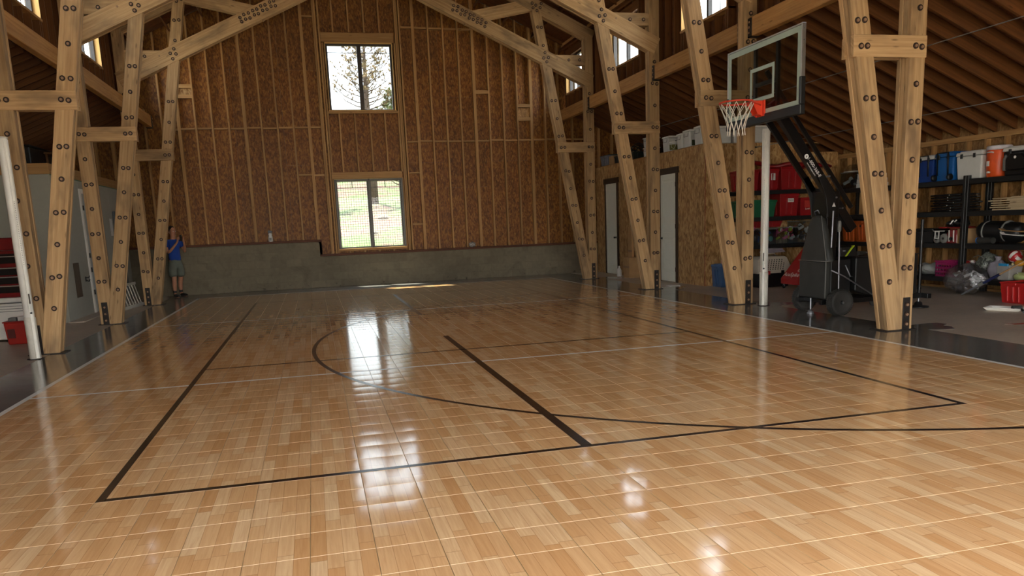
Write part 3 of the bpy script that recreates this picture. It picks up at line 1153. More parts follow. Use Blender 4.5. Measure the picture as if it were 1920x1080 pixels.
TL = ['bolted timber roof truss nearest the camera, its right leg pair beside the basketball hoop',
      'bolted timber roof truss standing in line with the two white net posts',
      'bolted timber roof truss third back, beside the nearer white interior door',
      'bolted timber roof truss farthest back, closest to the gable wall with windows']
for ti, y in enumerate(YT):
    T = thing('timber_truss', TL[ti], 'roof truss', (0, y, 0), 'timber roof trusses')

    def bolt(x, z, dy):
        shared('bolt', BOLT, T, (x + random.uniform(-.006, .006), y + dy, z + random.uniform(-.008, .008)))

    for s, ex in ((1, 0.0), (-1, 0.07)):
        F = lambda x, z: ((x + ex) * s, z)
        lx = lambda z: 5.235 - 0.180 * z
        member(T, 'post', F(5.375, 0.0), F(5.375, 6.0), 0.22, y)
        member(T, 'leg', F(lx(0.0) + 0.02, 0.0), F(lx(6.72), 6.72), 0.225, y - 0.005)
        chz = lambda x: 4.985 + 0.476 * (5.36 - x)
        member(T, 'chord', F(5.44, chz(5.44)), F(-0.25, chz(-0.25)), 0.325, y - (0.012 if s > 0 else 0.016))
        raz = lambda x: 6.09 + 0.478 * (5.335 - x)
        member(T, 'rafter', F(5.50, raz(5.50)), F(0.0, raz(0.0)), 0.30, y + (0.004 if s > 0 else 0.008))
        member(T, 'collar', F(4.15, 5.46), F(5.47, 5.46), 0.24, y + 0.02, 0.16)
        member(T, 'web', F(2.25, 6.38), F(3.98, 6.74), 0.27, y + 0.02, 0.16)
        tie = obj('tie', MB().box((lx(3.355) - 0.135 + ex) * s, (5.49 + ex) * s, y - 0.014, y + 0.05, 3.232, 3.478), M_TRUSS, T, bevel=0.006)
        obj('ply', MB().box((lx(3.355) - 0.12 + ex) * s, (5.488 + ex) * s, y + D - 0.04, y + D + 0.01, 3.24, 3.47), M_TRUSS, tie)
        # bolts: pairs and singles in turn up both legs
        k = 0
        z = 0.62
        while z < 6.3:
            if abs(z - 3.355) > 0.25 and abs(z - 5.2) > 0.3:
                for dx in ((-0.046, 0.046) if k % 2 else (0.0,)):
                    bolt((lx(z) + dx + ex) * s, z, -0.006)
            k += 1
            z += 0.43
        k = 0
        z = 0.78
        while z < 4.7:
            if abs(z - 3.355) > 0.25:
                for dx in ((-0.046, 0.046) if k % 2 == 0 else (0.0,)):
                    xx = 5.375 + dx
                    if xx - 0.05 > lx(z) + 0.11:
                        bolt((xx + ex) * s, z, -0.001)
            k += 1
            z += 0.43
        for dx in (-0.045, 0.045):
            bolt((lx(3.355) + dx + ex) * s, 3.355, -0.014)
            bolt((5.375 + dx + ex) * s, 3.355, -0.014)
        cz = chz(4.27)
        for dx, dz in ((-0.03, 0.11), (-0.07, -0.005), (0.05, 0.005), (0.01, -0.10), ):
            bolt((4.27 + dx + ex) * s, cz + dz, -0.013 if s > 0 else -0.017)
        bolt((4.55 + ex) * s, 5.47, -0.002 if s > 0 else -0.006)
        for dx in (4.86, 5.15, 5.38):
            bolt((dx + ex) * s, 5.46, 0.02)
        for a in range(9):
            for b in (0, 1):
                xx = 2.75 - 0.095 * a + 0.03 * b
                bolt((xx + ex) * s, chz(xx) - 0.03 + 0.105 * b + 0.02 * (a % 2), -0.013 if s > 0 else -0.017)
        for dx, dz in ((0, 0), (0.1, -0.04), (-0.1, 0.06), (0.02, -0.11), (-0.08, -0.06), (0.13, 0.06)):
            bolt((4.05 + dx + ex) * s, raz(4.05) + dz, 0.003)
        # steel shoe on the foot
        px = (5.385 + ex) * s
        sh = obj('base_shoe', MB().box(px - 0.05, px + 0.05, y - 0.020, y - 0.008, 0.0, 0.41), M_STEEL, T, bevel=0.003)
        for zz in (0.08, 0.2, 0.32):
            shared('bolt', BOLT, sh, (0, 0, 0)).location = Vector((px, y - 0.020, zz)) - Vector((0, y, 0))
        obj('base_plate', MB().box((5.07 + ex) * s, (5.52 + ex) * s, y - 0.05, y + D + 0.04, 0.004, 0.014), M_STEEL, T)

# ------------------------------------------------------------------ beams under the clerestory
BL = {(1, 0): 'long glued timber beam crossing behind the glass backboard', (1, 1): 'timber beam high on the right between net post and third truss',
      (1, 2): 'timber beam high on the right between third and farthest truss', (1, 3): 'short timber beam high on the right reaching the gable wall',
      (-1, 0): 'timber beam high on the left, mostly outside the frame', (-1, 1): 'timber beam high on the left from the nearest left truss inward',
      (-1, 2): 'timber beam high on the left between third and farthest truss', (-1, 3): 'short timber beam high on the left reaching the gable wall'}
for s in (1, -1):
    ex = 0 if s > 0 else 0.06
    for i, (a, b) in enumerate(((-3.09, 0.38), (0.59, 4.05), (4.26, 7.95), (8.16, 10.70))):
        t = thing('timber_beam', BL[(s, i)], 'beam', ((5.39 + ex) * s, (a + b) / 2, 4.28), 'beams under the high windows')
        x0, x1 = (5.33 + ex) * s, (5.455 + ex) * s
        obj('girder', MB().box(x0, x1, a, b, 4.285, 4.575), M_BEAM, t, bevel=0.008)
        for e, dd in ((a, 1), (b, -1)):
            h = MB()
            h.box(x0 - 0.008 * s, x0, e, e + dd * 0.11, 4.27, 4.56)
            h.box(x1, x1 + 0.008 * s, e, e + dd * 0.11, 4.27, 4.56)
            h.box(x0 - 0.008 * s, x1 + 0.008 * s, e, e + dd * 0.11, 4.27, 4.284)
            hg = obj('hanger', h, M_STEEL, t)
            for zz in (4.34, 4.42, 4.5):
                o = shared('bolt', BOLT, hg, (x0 - 0.008 * s, e + dd * 0.055, zz), (0, 0, -PI / 2 * s))
                o.location = Vector((x0 - 0.008 * s, e + dd * 0.055, zz)) - WL[t.name]

# ------------------------------------------------------------------ storage room on the right
room = setting('wall_storage_room', (6.5, 7.3, 0))
RX, RY, RZ = 6.5, 4.0, 3.0
D1, D2 = (8.99, 9.80), (5.36, 6.16)
DH = 2.50
xa, xb = RX, RX + 0.012
ys = [4.0, D2[0], D2[1], 7.6, D1[0], D1[1], 10.64]
for i in range(0, 6):
    a, b = ys[i], ys[i + 1]
    if i in (1, 4):
        obj('osb_panel', MB().box(xa, xb, a, b, DH, 2.72), M_OSB_ROOM, room)
    else:
        obj('osb_panel', MB().box(xa, xb, a + 0.001, b - 0.001, 0.0, 2.72), M_OSB_ROOM, room)
for a, b in ((4.0, 6.4), (6.403, 8.8), (8.803, 10.64)):
    obj('osb_panel', MB().box(xa, xb, a, b, 2.723, RZ), M_OSB_ROOM, room)
for a, b in ((RX, 7.7), (7.703, 8.9), (8.903, 9.72)):
    obj('osb_panel', MB().box(a, b, RY - 0.012, RY, 0.0, 2.45), M_OSB_ROOM, room)
    zt = min(3.0, aisle_z(b) + 0.02)
    obj('osb_panel', MB().box(a, b, RY - 0.012, RY, 2.453, zt), M_OSB_ROOM, room)
obj('rim_joist', MB().box(RX + 0.012, RX + 0.05, RY, 10.64, 2.72, RZ), M_STUD, room)
obj('top_plate', MB().box(RX - 0.01, RX + 0.10, RY - 0.01, 10.64, RZ, RZ + 0.015), M_STUD, room)
obj('loft_deck', MB().box(RX + 0.05, 9.72, RY, 10.64, RZ - 0.03, RZ), M_OSB_ROOM, room)
obj('corner_edge', MB().box(RX - 0.008, RX + 0.0, RY - 0.014, RY - 0.002, 0, RZ), plain('red edge paint', (140, 40, 34), 0.5), room)
for y in (4.4, 4.8, 5.2, 6.4, 6.9, 7.4, 7.9, 8.4):
    pass


def panel_door(name, y0, y1, knob_y, hinge_far):
    d = setting(name, (RX, (y0 + y1) / 2, 0))
    X = RX - 0.002
    slab = MB()
    st = 0.11
    w = (y0, y1)
    xf, xr = X - 0.028, X - 0.018
    # stiles, rails and two recessed panels
    slab.box(xr, X + 0.012, y0 + 0.004, y1 - 0.004, 0.012, DH - 0.004)
    fr = MB()
    for a in ((y0 + 0.004, y0 + st, 0.012, DH - 0.004), (y1 - st, y1 - 0.004, 0.012, DH - 0.004), (y0 + st, y1 - st, 0.012, 0.26), (y0 + st, y1 - st, 1.02, 1.16), (y0 + st, y1 - st, DH - 0.14, DH - 0.004)):
        fr.box(xf, xr, *a)
    s1 = obj('slab', slab, M_DOOR, d)
    obj('rail_frame', fr, M_DOOR, s1, bevel=0.006)
    for z0, z1 in ((0.30, 0.98), (1.20, DH - 0.18)):
        obj('raised_panel', MB().box(xr - 0.006, xr, y0 + st + 0.04, y1 - st - 0.04, z0, z1), M_DOOR, s1, bevel=0.005)
    c = MB()
    obj('casing', MB().box(X - 0.035, X, y0 - 0.09, y0, 0, DH), M_TRIM, d, bevel=0.004)
    obj('casing', MB().box(X - 0.035, X, y1, y1 + 0.09, 0, DH), M_TRIM, d, bevel=0.004)
    obj('head_casing', MB().box(X - 0.045, X, y0 - 0.13, y1 + 0.13, DH, DH + 0.14), M_TRIM, d, bevel=0.005)
    kb = MB()
    kb.lathe([(0.032, 0), (0.032, -0.008), (0.012, -0.012), (0.012, -0.035), (0.026, -0.045), (0.028, -0.06), (0.018, -0.07), (0.001, -0.071)], (xf, knob_y, 1.02), 14, 'x')
    obj('knob', kb, M_BLACK, d)
    for z in (0.3, 1.3, 2.25):
        hy = y1 - 0.004 if hinge_far else y0 + 0.004
        obj('hinge', MB().box(xf - 0.006, xf, hy - 0.012, hy + 0.012, z - 0.05, z + 0.05), M_BLACK, d)


panel_door('door_1', *D1, 9.06, True)
panel_door('door_2', *D2, 6.09, False)
# outlet on the room wall
pl = MB().box(RX - 0.008, RX, 4.62, 4.70, 1.20, 1.32)

# ------------------------------------------------------------------ grey room on the left
lr = setting('wall_grey_room', (-6.3, 7.5, 0))
LX, LY = -6.3, 4.93
DL = (6.78, 7.62)
for a, b, z0, z1 in ((4.93, 6.7, 0, 2.76), (DL[0] - 0.06, DL[1] + 0.06, DH + 0.05, 2.76), (DL[1] + 0.06, 9.2, 0, 2.76), (9.203, 10.63, 0, 2.76)):
    obj('gypsum_panel', MB().box(LX - 0.014, LX, a, b, z0, z1), M_DRYWALL, lr)
for a, b in ((-7.6, -6.314), (-8.82, -7.603), (-9.72, -8.823)):
    obj('gypsum_panel', MB().box(a, b, LY, LY + 0.014, 0, 2.76), M_DRYWALL, lr)
obj('rim_joist', MB().box(LX - 0.04, LX + 0.004, LY, 10.63, 2.765, 2.96), M_STUD, lr, bevel=0.004)
obj('rim_joist', MB().box(-9.72, LX, LY - 0.004, LY + 0.04, 2.765, 2.96), M_STUD, lr, bevel=0.004)
obj('panel_edge', MB().box(LX - 0.02, LX + 0.006, LY + 0.01, 10.63, 2.745, 2.765), plain('green panel edge', (92, 116, 92), 0.8), lr)
obj('loft_deck', MB().box(-9.72, LX - 0.04, LY + 0.04, 10.63, 2.93, 2.96), M_OSB_ROOM, lr)
obj('slab_plinth', MB().box(LX, LX + 0.28, LY - 0.1, 10.6, 0, 0.02), M_SLAB, lr)
d = setting('door_3', (LX, 7.2, 0))
M_DOORG = plain('pale grey door', (176, 180, 176), 0.5, var=0.04)
obj('casing', MB().box(LX, LX + 0.03, DL[0] - 0.09, DL[0], 0.02, DH + 0.09), M_WHITE, d)
obj('casing', MB().box(LX, LX + 0.03, DL[1], DL[1] + 0.09, 0.02, DH + 0.09), M_WHITE, d)
obj('head_casing', MB().box(LX, LX + 0.03, DL[0], DL[1], DH, DH + 0.09), M_WHITE, d)
sl = obj('slab', MB().box(LX - 0.03, LX + 0.012, DL[0] + 0.004, DL[1] - 0.004, 0.025, DH - 0.004), M_DOORG, d)
for z in (0.45, 0.92, 1.22, 2.2):
    obj('hinge', MB().box(LX + 0.03, LX + 0.045, DL[0] - 0.03, DL[0] + 0.03, z - 0.05, z + 0.05), M_BLACK, d)
pn = MB().box(LX, LX + 0.012, 5.60, 5.98, 0.42, 1.10)
single('wall_hatch', pn, wood('weathered hatch board', (112, 96, 78), (84, 70, 54)), 'grey brown hatch board on the pale wall left of the grey door', 'hatch', bevel=0.02, seg=2)
hk = thing('wall_hook', 'small black double hook on the pale wall beside the hatch board', 'hook', (LX, 6.36, 0.72))
obj('plate', MB().box(LX, LX + 0.01, 6.33, 6.39, 0.70, 0.80), M_BLACK, hk)
obj('prong', MB().tube([(LX + 0.01, 6.36, 0.72), (LX + 0.06, 6.36, 0.70), (LX + 0.08, 6.36, 0.74)], 0.012, 6), M_BLACK, hk)
obj('prong', MB().tube([(LX + 0.01, 6.36, 0.78), (LX + 0.05, 6.40, 0.78), (LX + 0.07, 6.42, 0.81)], 0.010, 6), M_BLACK, hk)
single('paper_sheet', MB().box(LX + 0.001, LX + 0.006, 9.0, 9.22, 1.62, 2.02), M_WHITEP, 'white paper notice taped to the grey wall beyond the truss leg', 'paper')
jk = MB()
v = []
for k, (yy, zz) in enumerate([(9.35, 2.2), (9.9, 2.2), (10.0, 1.6), (9.95, 0.25), (9.30, 0.22), (9.28, 1.5)]):
    v.append((yy, zz))
jk.prism(v, LX + 0.005, LX + 0.05, 'x')
single('grey_tarp', jk, plain('slate grey cloth', (88, 94, 98), 0.85), 'slate grey cloth panel hanging on the grey wall near the ladder', 'tarp', bevel=0.015, seg=2)

# loft clutter on the left room
ch = thing('wooden_chair', 'brown wooden chair back showing above the grey room', 'chair', (-6.62, 7.6, 2.96))
M_BROWN = wood('brown chair wood', (120, 84, 50), (86, 56, 32))
bk = MB()
bk.prism([(7.40, 3.44), (7.44, 3.72), (7.52, 3.76), (7.98, 3.70), (8.02, 3.64), (8.0, 3.40)], -6.66, -6.60, 'x', grain=(0, 0, 1))
obj('backrest', bk, M_BROWN, ch, bevel=0.02, seg=2)
obj('seat', MB().box(-7.05, -6.62, 7.42, 7.98, 3.36, 3.41), M_BROWN, ch, bevel=0.015)
for x, y2 in ((-7.0, 7.46), (-7.0, 7.94), (-6.65, 7.46), (-6.65, 7.94)):
    obj('leg', MB().box(x - 0.02, x + 0.02, y2 - 0.02, y2 + 0.02, 2.96, 3.37), M_BROWN, ch)
t = thing('dark_case', 'black boxy case on the loft behind the wooden chair', 'case', (-7.4, 7.5, 2.96))
obj('body', MB().box(-7.62, -7.12, 6.8, 8.3, 2.962, 3.46), M_BLACK, t, bevel=0.02)
obj('lid', MB().box(-7.63, -7.11, 6.79, 8.31, 3.46, 3.50), M_BLACK, t, bevel=0.01)

# ------------------------------------------------------------------ volleyball posts
for s, lab in ((-1, 'white volleyball net post beside the red bucket, printed sticker low on its rail'), (1, 'white volleyball net post beside the covered hoop stand')):
    px, py = (-5.385, -0.03) if s < 0 else (5.47, 0.03)
    t = thing('net_post', lab, 'net post', (px, py, 0), 'volleyball net posts')
    H = 2.83
    obj('pipe', MB().lathe([(0.062, 0.54), (0.062, H - 0.02), (0.055, H)], (px, py, 0), 24), M_WHITE, t)
    obj('sleeve', MB().lathe([(0.070, 0.0), (0.068, 0.3), (0.070, 0.55), (0.064, 0.56)], (px, py, 0), 24), M_OFFWHITE, t, label='scuffed grey white lower sleeve')
    rx = px + (0.052 if s < 0 else -0.052)
    r = MB()
    r.box(rx - 0.014, rx + 0.014, py - 0.062, py - 0.048, 0.02, H - 0.03)
    r.box(rx - 0.020, rx - 0.014, py - 0.074, py - 0.050, 0.02, H - 0.03)
    r.box(rx + 0.014, rx + 0.020, py - 0.074, py - 0.050, 0.02, H - 0.03)
    rl = obj('net_rail', r, M_WHITE, t, bevel=0.002)
    tk = MB()
    z = 1.25
    while z < 2.05:
        tk.box(rx - 0.008, rx + 0.002, py - 0.0635, py - 0.062, z, z + 0.006)
        z += 0.022
    obj('scale_mark', tk, M_BLACK, rl, kind='stuff')
    st = obj('sticker', MB().box(rx - 0.011, rx + 0.011, py - 0.0632, py - 0.062, 0.60, 0.88), M_WHITEP, rl)
    obj('sticker_print', MB().box(rx - 0.009, rx + 0.009, py - 0.064, py - 0.0634, 0.74, 0.87), plain('dark sticker print', (58, 48, 40), 0.6), rl)
    obj('lock_screw', MB().cyl((rx, py - 0.06, 0.62), (rx, py - 0.085, 0.62), 0.012, n=10), M_BLACK, t)
    obj('top_cap', MB().lathe([(0.064, H), (0.064, H + 0.015), (0.03, H + 0.025)], (px, py, 0), 20), M_WHITEP, t)
    obj('floor_ring', MB().lathe([(0.10, 0.0), (0.10, 0.006), (0.072, 0.008)], (px, py, 0.004), 20), M_STEEL, t)

# ------------------------------------------------------------------ basketball hoop
YH = -1.30
hp = thing('basketball_hoop', 'portable basketball hoop with glass backboard and charcoal padded black stand', 'basketball hoop', (5.75, YH, 0))
XB = 4.56
BY0, BY1, BZ0, BZ1 = YH - 0.93, YH + 0.93, 2.80, 3.87
obj('backboard_glass', MB().box(XB, XB + 0.012, BY0 + 0.02, BY1 - 0.02, BZ0 + 0.03, BZ1 - 0.02), M_BOARDGLASS, hp)


def frame_x(y0, y1, z0, z1, w, xa, xb):
    m = MB()
    m.box(xa, xb, y0, y1, z1 - w, z1)
    m.box(xa, xb, y0, y1, z0, z0 + w)
    m.box(xa, xb, y0, y0 + w, z0 + w, z1 - w)
    m.box(xa, xb, y1 - w, y1, z0 + w, z1 - w)
    return m


obj('border_print', frame_x(BY0 + 0.025, BY1 - 0.025, BZ0 + 0.06, BZ1 - 0.025, 0.075, XB - 0.002, XB), M_BORDERPAINT, hp, label='pale grey printed border of the glass')
obj('target_square', frame_x(YH - 0.305, YH + 0.305, 3.06, 3.52, 0.05, XB - 0.002, XB), M_BORDERPAINT, hp, label='pale grey printed target square')
fr = MB()
fr.box(XB - 0.010, XB + 0.05, BY0, BY1, BZ1 - 0.022, BZ1)
fr.box(XB - 0.010, XB + 0.05, BY0, BY0 + 0.022, BZ0 + 0.42, BZ1 - 0.022)
fr.box(XB - 0.010, XB + 0.05, BY1 - 0.022, BY1, BZ0 + 0.42, BZ1 - 0.022)
fo = obj('board_frame', fr, M_ALU, hp, bevel=0.003)
for z in (3.8, 3.66):
    obj('screw', MB().cyl((XB + 0.02, BY0, z), (XB + 0.02, BY0 - 0.004, z), 0.008, n=8), M_GALV, fo)
pd = MB()
pd.box(XB - 0.022, XB + 0.056, BY0 - 0.012, BY1 + 0.012, BZ0 - 0.05, BZ0 + 0.075)
pd.box(XB - 0.022, XB + 0.056, BY0 - 0.012, BY0 + 0.03, BZ0 + 0.075, BZ0 + 0.42)
pd.box(XB - 0.022, XB + 0.056, BY1 - 0.03, BY1 + 0.012, BZ0 + 0.075, BZ0 + 0.42)
obj('board_pad', pd, M_BLACK, hp, bevel=0.012, seg=2)
bs = MB()
for y in (YH - 0.28, YH + 0.28):
    bs.box(XB + 0.05, XB + 0.09, y - 0.03, y + 0.03, BZ0 + 0.05, BZ1 - 0.03)
for z in (2.92, 3.30):
    bs.box(XB + 0.05, XB + 0.10, YH - 0.28, YH + 0.28, z - 0.025, z + 0.025)
obj('back_brace', bs, M_BLACKGLOSS, hp, bevel=0.003)
# rim
RC = (4.17, YH, 3.035)
RR = 0.2286
rim = obj('rim', MB().tube([(RC[0] + RR * math.cos(2 * PI * k / 40), RC[1] + RR * math.sin(2 * PI * k / 40), RC[2]) for k in range(40)], 0.011, 8, closed=True), M_ORANGE, hp)
br = MB()
br.prism([(XB - 0.004, 3.05), (XB - 0.004, 2.86), (XB - 0.03, 2.84), (XB - 0.10, 2.87), (RC[0] + RR - 0.02, 3.02), (RC[0] + RR - 0.02, 3.05)], YH - 0.075, YH - 0.065, 'y')
br.prism([(XB - 0.004, 3.05), (XB - 0.004, 2.86), (XB - 0.03, 2.84), (XB - 0.10, 2.87), (RC[0] + RR - 0.02, 3.02), (RC[0] + RR - 0.02, 3.05)], YH + 0.065, YH + 0.075, 'y')
br.box(RC[0] + RR - 0.02, XB - 0.004, YH - 0.075, YH + 0.075, 3.042, 3.052)
br.box(XB - 0.03, XB - 0.003, YH - 0.11, YH + 0.11, 2.84, 3.055)
br.box(XB - 0.12, XB - 0.03, YH - 0.075, YH + 0.075, 2.86, 2.87)
obj('rim_bracket', br, M_ORANGE, rim, bevel=0.003)
for sgn in (1, -1):
    a = math.radians(42)
    obj('rim_brace', MB().tube([(RC[0] + RR * math.cos(a) * 1.0, RC[1] + sgn * RR * math.sin(a), RC[2] - 0.01), (XB - 0.06, YH + sgn * 0.08, 2.99)], 0.009, 6), M_ORANGE, rim)
hk = MB()
for k in range(12):
    a = 2 * PI * k / 12
    hk.tube([(RC[0] + RR * math.cos(a), RC[1] + RR * math.sin(a), RC[2] - 0.008), (RC[0] + (RR - 0.006) * math.cos(a), RC[1] + (RR - 0.006) * math.sin(a), RC[2] - 0.028)], 0.004, 5)
obj('net_hook', hk, M_ORANGE, rim)
# net: cords running both ways round a narrowing tube
nt = MB()
NZ = [(0.0, RR), (0.09, 0.195), (0.17, 0.160), (0.24, 0.135), (0.30, 0.122), (0.36, 0.118), (0.42, 0.125)]


def net_r(d):
    for i in range(len(NZ) - 1):
        if d <= NZ[i + 1][0]:
            u = (d - NZ[i][0]) / (NZ[i + 1][0] - NZ[i][0])
            return NZ[i][1] + (NZ[i + 1][1] - NZ[i][1]) * u
    return NZ[-1][1]


for k in range(12):
    for sg in (1, -1):
        pts = []
        for i in range(15):
            d = 0.42 * i / 14
            a = 2 * PI * k / 12 + sg * (PI / 12) * (0 if d < 0.02 else 3.0 * (d / 0.42) ** 0.9 + 0.4 * (d / 0.42))
            sway = 0.012 * math.sin(d * 9 + k)
            pts.append((RC[0] + net_r(d) * math.cos(a), RC[1] + net_r(d) * math.sin(a), RC[2] - 0.02 - d + 0.25 * sway))
        nt.tube(pts, 0.0042, 5)
obj('net', nt, M_NET, hp)
# arms
for y, p, q, w in ((YH + 0.20, (4.66, 2.98), (5.56, 1.80), 0.085),):
    obj('lower_arm', MB().beam((p[0], y, p[1]), (q[0], y, q[1]), 0.05, w), M_BLACKGLOSS, hp, bevel=0.004)
for y in (YH + 0.02,):
    obj('upper_arm', MB().beam((4.64, y, 3.46), (6.09, y, 1.54), 0.04, 0.06), M_BLACKGLOSS, hp, bevel=0.004)
arm = obj('main_arm', MB().beam((4.66, YH - 0.10, 3.03), (6.02, YH - 0.10, 1.22), 0.10, 0.135), M_BLACKGLOSS, hp, bevel=0.006)
# print on the near side of the main arm
da = Vector((6.02 - 4.66, 0, 1.22 - 3.03)).normalized()
ua = Vector((-da.z, 0, da.x))
o0 = Vector((5.195, YH - 0.1515, 2.275))
obj('logo_disc', MB().cyl(o0, o0 + Vector((0, -0.003, 0)), 0.034, n=22, smooth=False), M_TEXT, arm)
obj('logo_stroke', MB().beam(o0 + Vector((0, -0.0035, 0)) - (da * 0.6 - ua * 0.8) * 0.014, o0 + Vector((0, -0.0035, 0)) + (da * 0.6 - ua * 0.8) * 0.014, 0.002, 0.012, ua), M_BLACK, arm)
text('arm_print', '1-800-368-8434', 0.068, M_TEXT, arm, frame_m(o0 + da * 0.25 + ua * 0.012 + Vector((0, -0.002, 0)), da, ua))
text('arm_print', 'www.hoops.com', 0.034, M_TEXT, arm, frame_m(o0 + da * 0.19 - ua * 0.042 + Vector((0, -0.002, 0)), da, ua))
# mast
ms = MB()
ms.box(5.56, 5.72, YH - 0.16, YH - 0.11, 0.24, 1.72)
ms.box(5.56, 5.72, YH + 0.11, YH + 0.16, 0.24, 1.72)
ms.box(5.56, 5.72, YH - 0.11, YH + 0.11, 0.24, 0.6)
ms.box(5.54, 5.74, YH - 0.17, YH + 0.17, 1.40, 1.78)
obj('mast', ms, M_BLACKGLOSS, hp, bevel=0.006)
for ya, yb in ((YH - 0.20, YH - 0.175), (YH + 0.175, YH + 0.20)):
    gs = MB().prism([(5.38, 1.98), (5.46, 2.02), (5.66, 1.72), (5.66, 1.42), (5.54, 1.42), (5.50, 1.70)], ya, yb, 'y')
    obj('side_plate', gs, M_BLACK, hp, bevel=0.004)
for x, z in ((5.539, 1.99), (5.665, 1.69), (5.77, 1.535)):
    obj('pivot_pin', MB().cyl((x, YH - 0.215, z), (x, YH + 0.215, z), 0.013, n=10), M_GALV, hp)
obj('warning_decal', MB().prism([(5.60, 1.56), (5.66, 1.56), (5.63, 1.62)], YH - 0.2030, YH - 0.2010, 'y'), M_TEXT, hp)
# padded cover
pv = MB()
pv.taper(5.53, YH + 0.06, 0.23, 0.78, 0.10, 0.62, 0.10, 0.65)
obj('pad_lower', pv, M_PADCLOTH, hp, bevel=0.025, seg=3)
obj('base_housing', MB().box(5.59, 5.92, YH - 0.24, YH + 0.34, 0.22, 0.80), M_BLACK, hp, bevel=0.01)
pv = MB()
rows = 7
v, f = [], []
for r in range(rows):
    u = r / (rows - 1)
    z = 0.79 + u * 0.66
    hw, hd = 0.075 - 0.025 * u, 0.355 - 0.225 * u
    cx = 5.54 + 0.01 * u
    ring = []
    n = 20
    for k in range(n):
        t = 2 * PI * k / n
        ct, sn = math.cos(t), math.sin(t)
        e = 0.42
        px = math.copysign(abs(ct) ** e, ct) * hw
        py = math.copysign(abs(sn) ** e, sn) * hd
        wr = 0.010 * math.sin(r * 2.3 + k * 1.9) + 0.008 * math.sin(r * 4.1 - k * 0.8)
        v.append((cx + px + wr, YH + 0.03 + py + wr * 0.6, z))
    for k in range(n):
        if r < rows - 1:
            f.append((r * n + k, r * n + (k + 1) % n, (r + 1) * n + (k + 1) % n, (r + 1) * n + k))
f.append(tuple((rows - 1) * 20 + k for k in range(20)))
pv.add(v, f, (0, 0, 1), 0, True)
pu = obj('pad_upper', pv, M_PADCLOTH, hp)
sb = pu.modifiers.new('round', 'SUBSURF')
sb.levels = sb.render_levels = 1
pp = MB()
pp.tube([(5.478, YH + 0.385, 0.785), (5.470, YH, 0.785), (5.478, YH - 0.275, 0.785), (5.58, YH - 0.28, 0.785)], 0.008, 6)
pp.tube([(5.482, YH - 0.265, 0.25), (5.478, YH - 0.275, 0.78)], 0.007, 6)
pp.tube([(5.480, YH - 0.275, 0.80), (5.50, YH - 0.10, 1.44)], 0.006, 6)
obj('pad_piping', pp, M_PIPING, hp)
obj('pad_buckle', MB().tube([(5.49, YH + 0.02, 1.45), (5.46, YH + 0.0, 1.50), (5.48, YH - 0.04, 1.52), (5.52, YH - 0.03, 1.47)], 0.009, 6), M_GALV, hp)
# chassis, ballast box, wheels
cs = MB()
for y in (YH - 0.20, YH + 0.36):
    cs.box(5.45, 7.25, y - 0.035, y + 0.035, 0.15, 0.22)
cs.box(5.55, 5.75, YH - 0.36, YH + 0.36, 0.16, 0.22)
cs.box(7.18, 7.25, YH - 0.36, YH + 0.36, 0.15, 0.22)
obj('chassis', cs, M_BLACKGLOSS, hp, bevel=0.004)
obj('ballast_box', MB().prism([(5.93, 0.34), (6.10, 0.27), (7.0, 0.24), (7.0, 0.82), (5.93, 0.82)], YH - 0.34, YH + 0.34, 'y'), M_BLACK, hp, bevel=0.012)
obj('box_edge', MB().box(5.92, 7.01, YH - 0.352, YH + 0.352, 0.82, 0.834), M_STEEL, hp)
WR = 0.19
for y, sgn in ((YH - 0.365, -1), (YH + 0.48, 1)):
    tw = 0.065
    ty = MB()
    prof = [(0.115, -tw * 0.8), (0.135, -tw), (0.175, -tw * 1.02), (WR - 0.012, -tw * 0.85), (WR, -tw * 0.5), (WR, tw * 0.5), (WR - 0.012, tw * 0.85), (0.175, tw * 1.02), (0.135, tw), (0.115, tw * 0.8)]
    ty.lathe(prof, (5.66, y, WR), 36, 'y')
    w = obj('tyre', ty, M_RUBBER, hp)
    tr = MB()
    for k in range(40):
        a = 2 * PI * k / 40
        for off in (-0.028, 0.028):
            a2 = a + (0.04 if off > 0 else 0)
            c = Vector((5.66 + (WR + 0.001) * math.cos(a2), y + off, WR + (WR + 0.001) * math.sin(a2)))
            tr.beam(c - Vector((0, 0.024, 0)), c + Vector((0, 0.024, 0)), 0.018, 0.009, (math.cos(a2), 0, math.sin(a2)))
    obj('tread', tr, M_RUBBER, w, kind='stuff')
    rm = MB()
    rm.lathe([(0.118, -0.05), (0.118, 0.05)], (5.66, y, WR), 28, 'y')
    rm.lathe([(0.03, sgn * 0.052), (0.07, sgn * 0.03), (0.10, sgn * 0.045), (0.118, sgn * 0.05)] if sgn > 0 else [(0.118, -0.05), (0.10, -0.045), (0.07, -0.03), (0.03, -0.052)], (5.66, y, WR), 28, 'y')
    obj('wheel_rim', rm, M_BLACKGLOSS, w)
    obj('axle_nut', MB().cyl((5.66, y, WR), (5.66, y + sgn * 0.085, WR), 0.022, 0.018, 8), M_GALV, w)
obj('axle', MB().cyl((5.66, YH - 0.365, WR), (5.66, YH + 0.48, WR), 0.018, n=10), M_STEEL, hp)
for y in (YH - 0.30, YH + 0.30):
    c = obj('caster', MB().lathe([(0.02, -0.024), (0.075, -0.024), (0.08, 0), (0.075, 0.024), (0.02, 0.024)], (6.78, y, 0.08), 20, 'y'), M_RUBBER, hp)
    obj('fork', MB().box(6.74, 6.82, y - 0.034, y + 0.034, 0.10, 0.16), M_STEEL, c)
jk = MB()
jk.cyl((5.42, YH - 0.02, 0.06), (5.42, YH - 0.02, 0.24), 0.014, n=8)
jk.lathe([(0.05, 0.0), (0.05, 0.02), (0.03, 0.05), (0.014, 0.07)], (5.42, YH - 0.02, 0.0), 16)
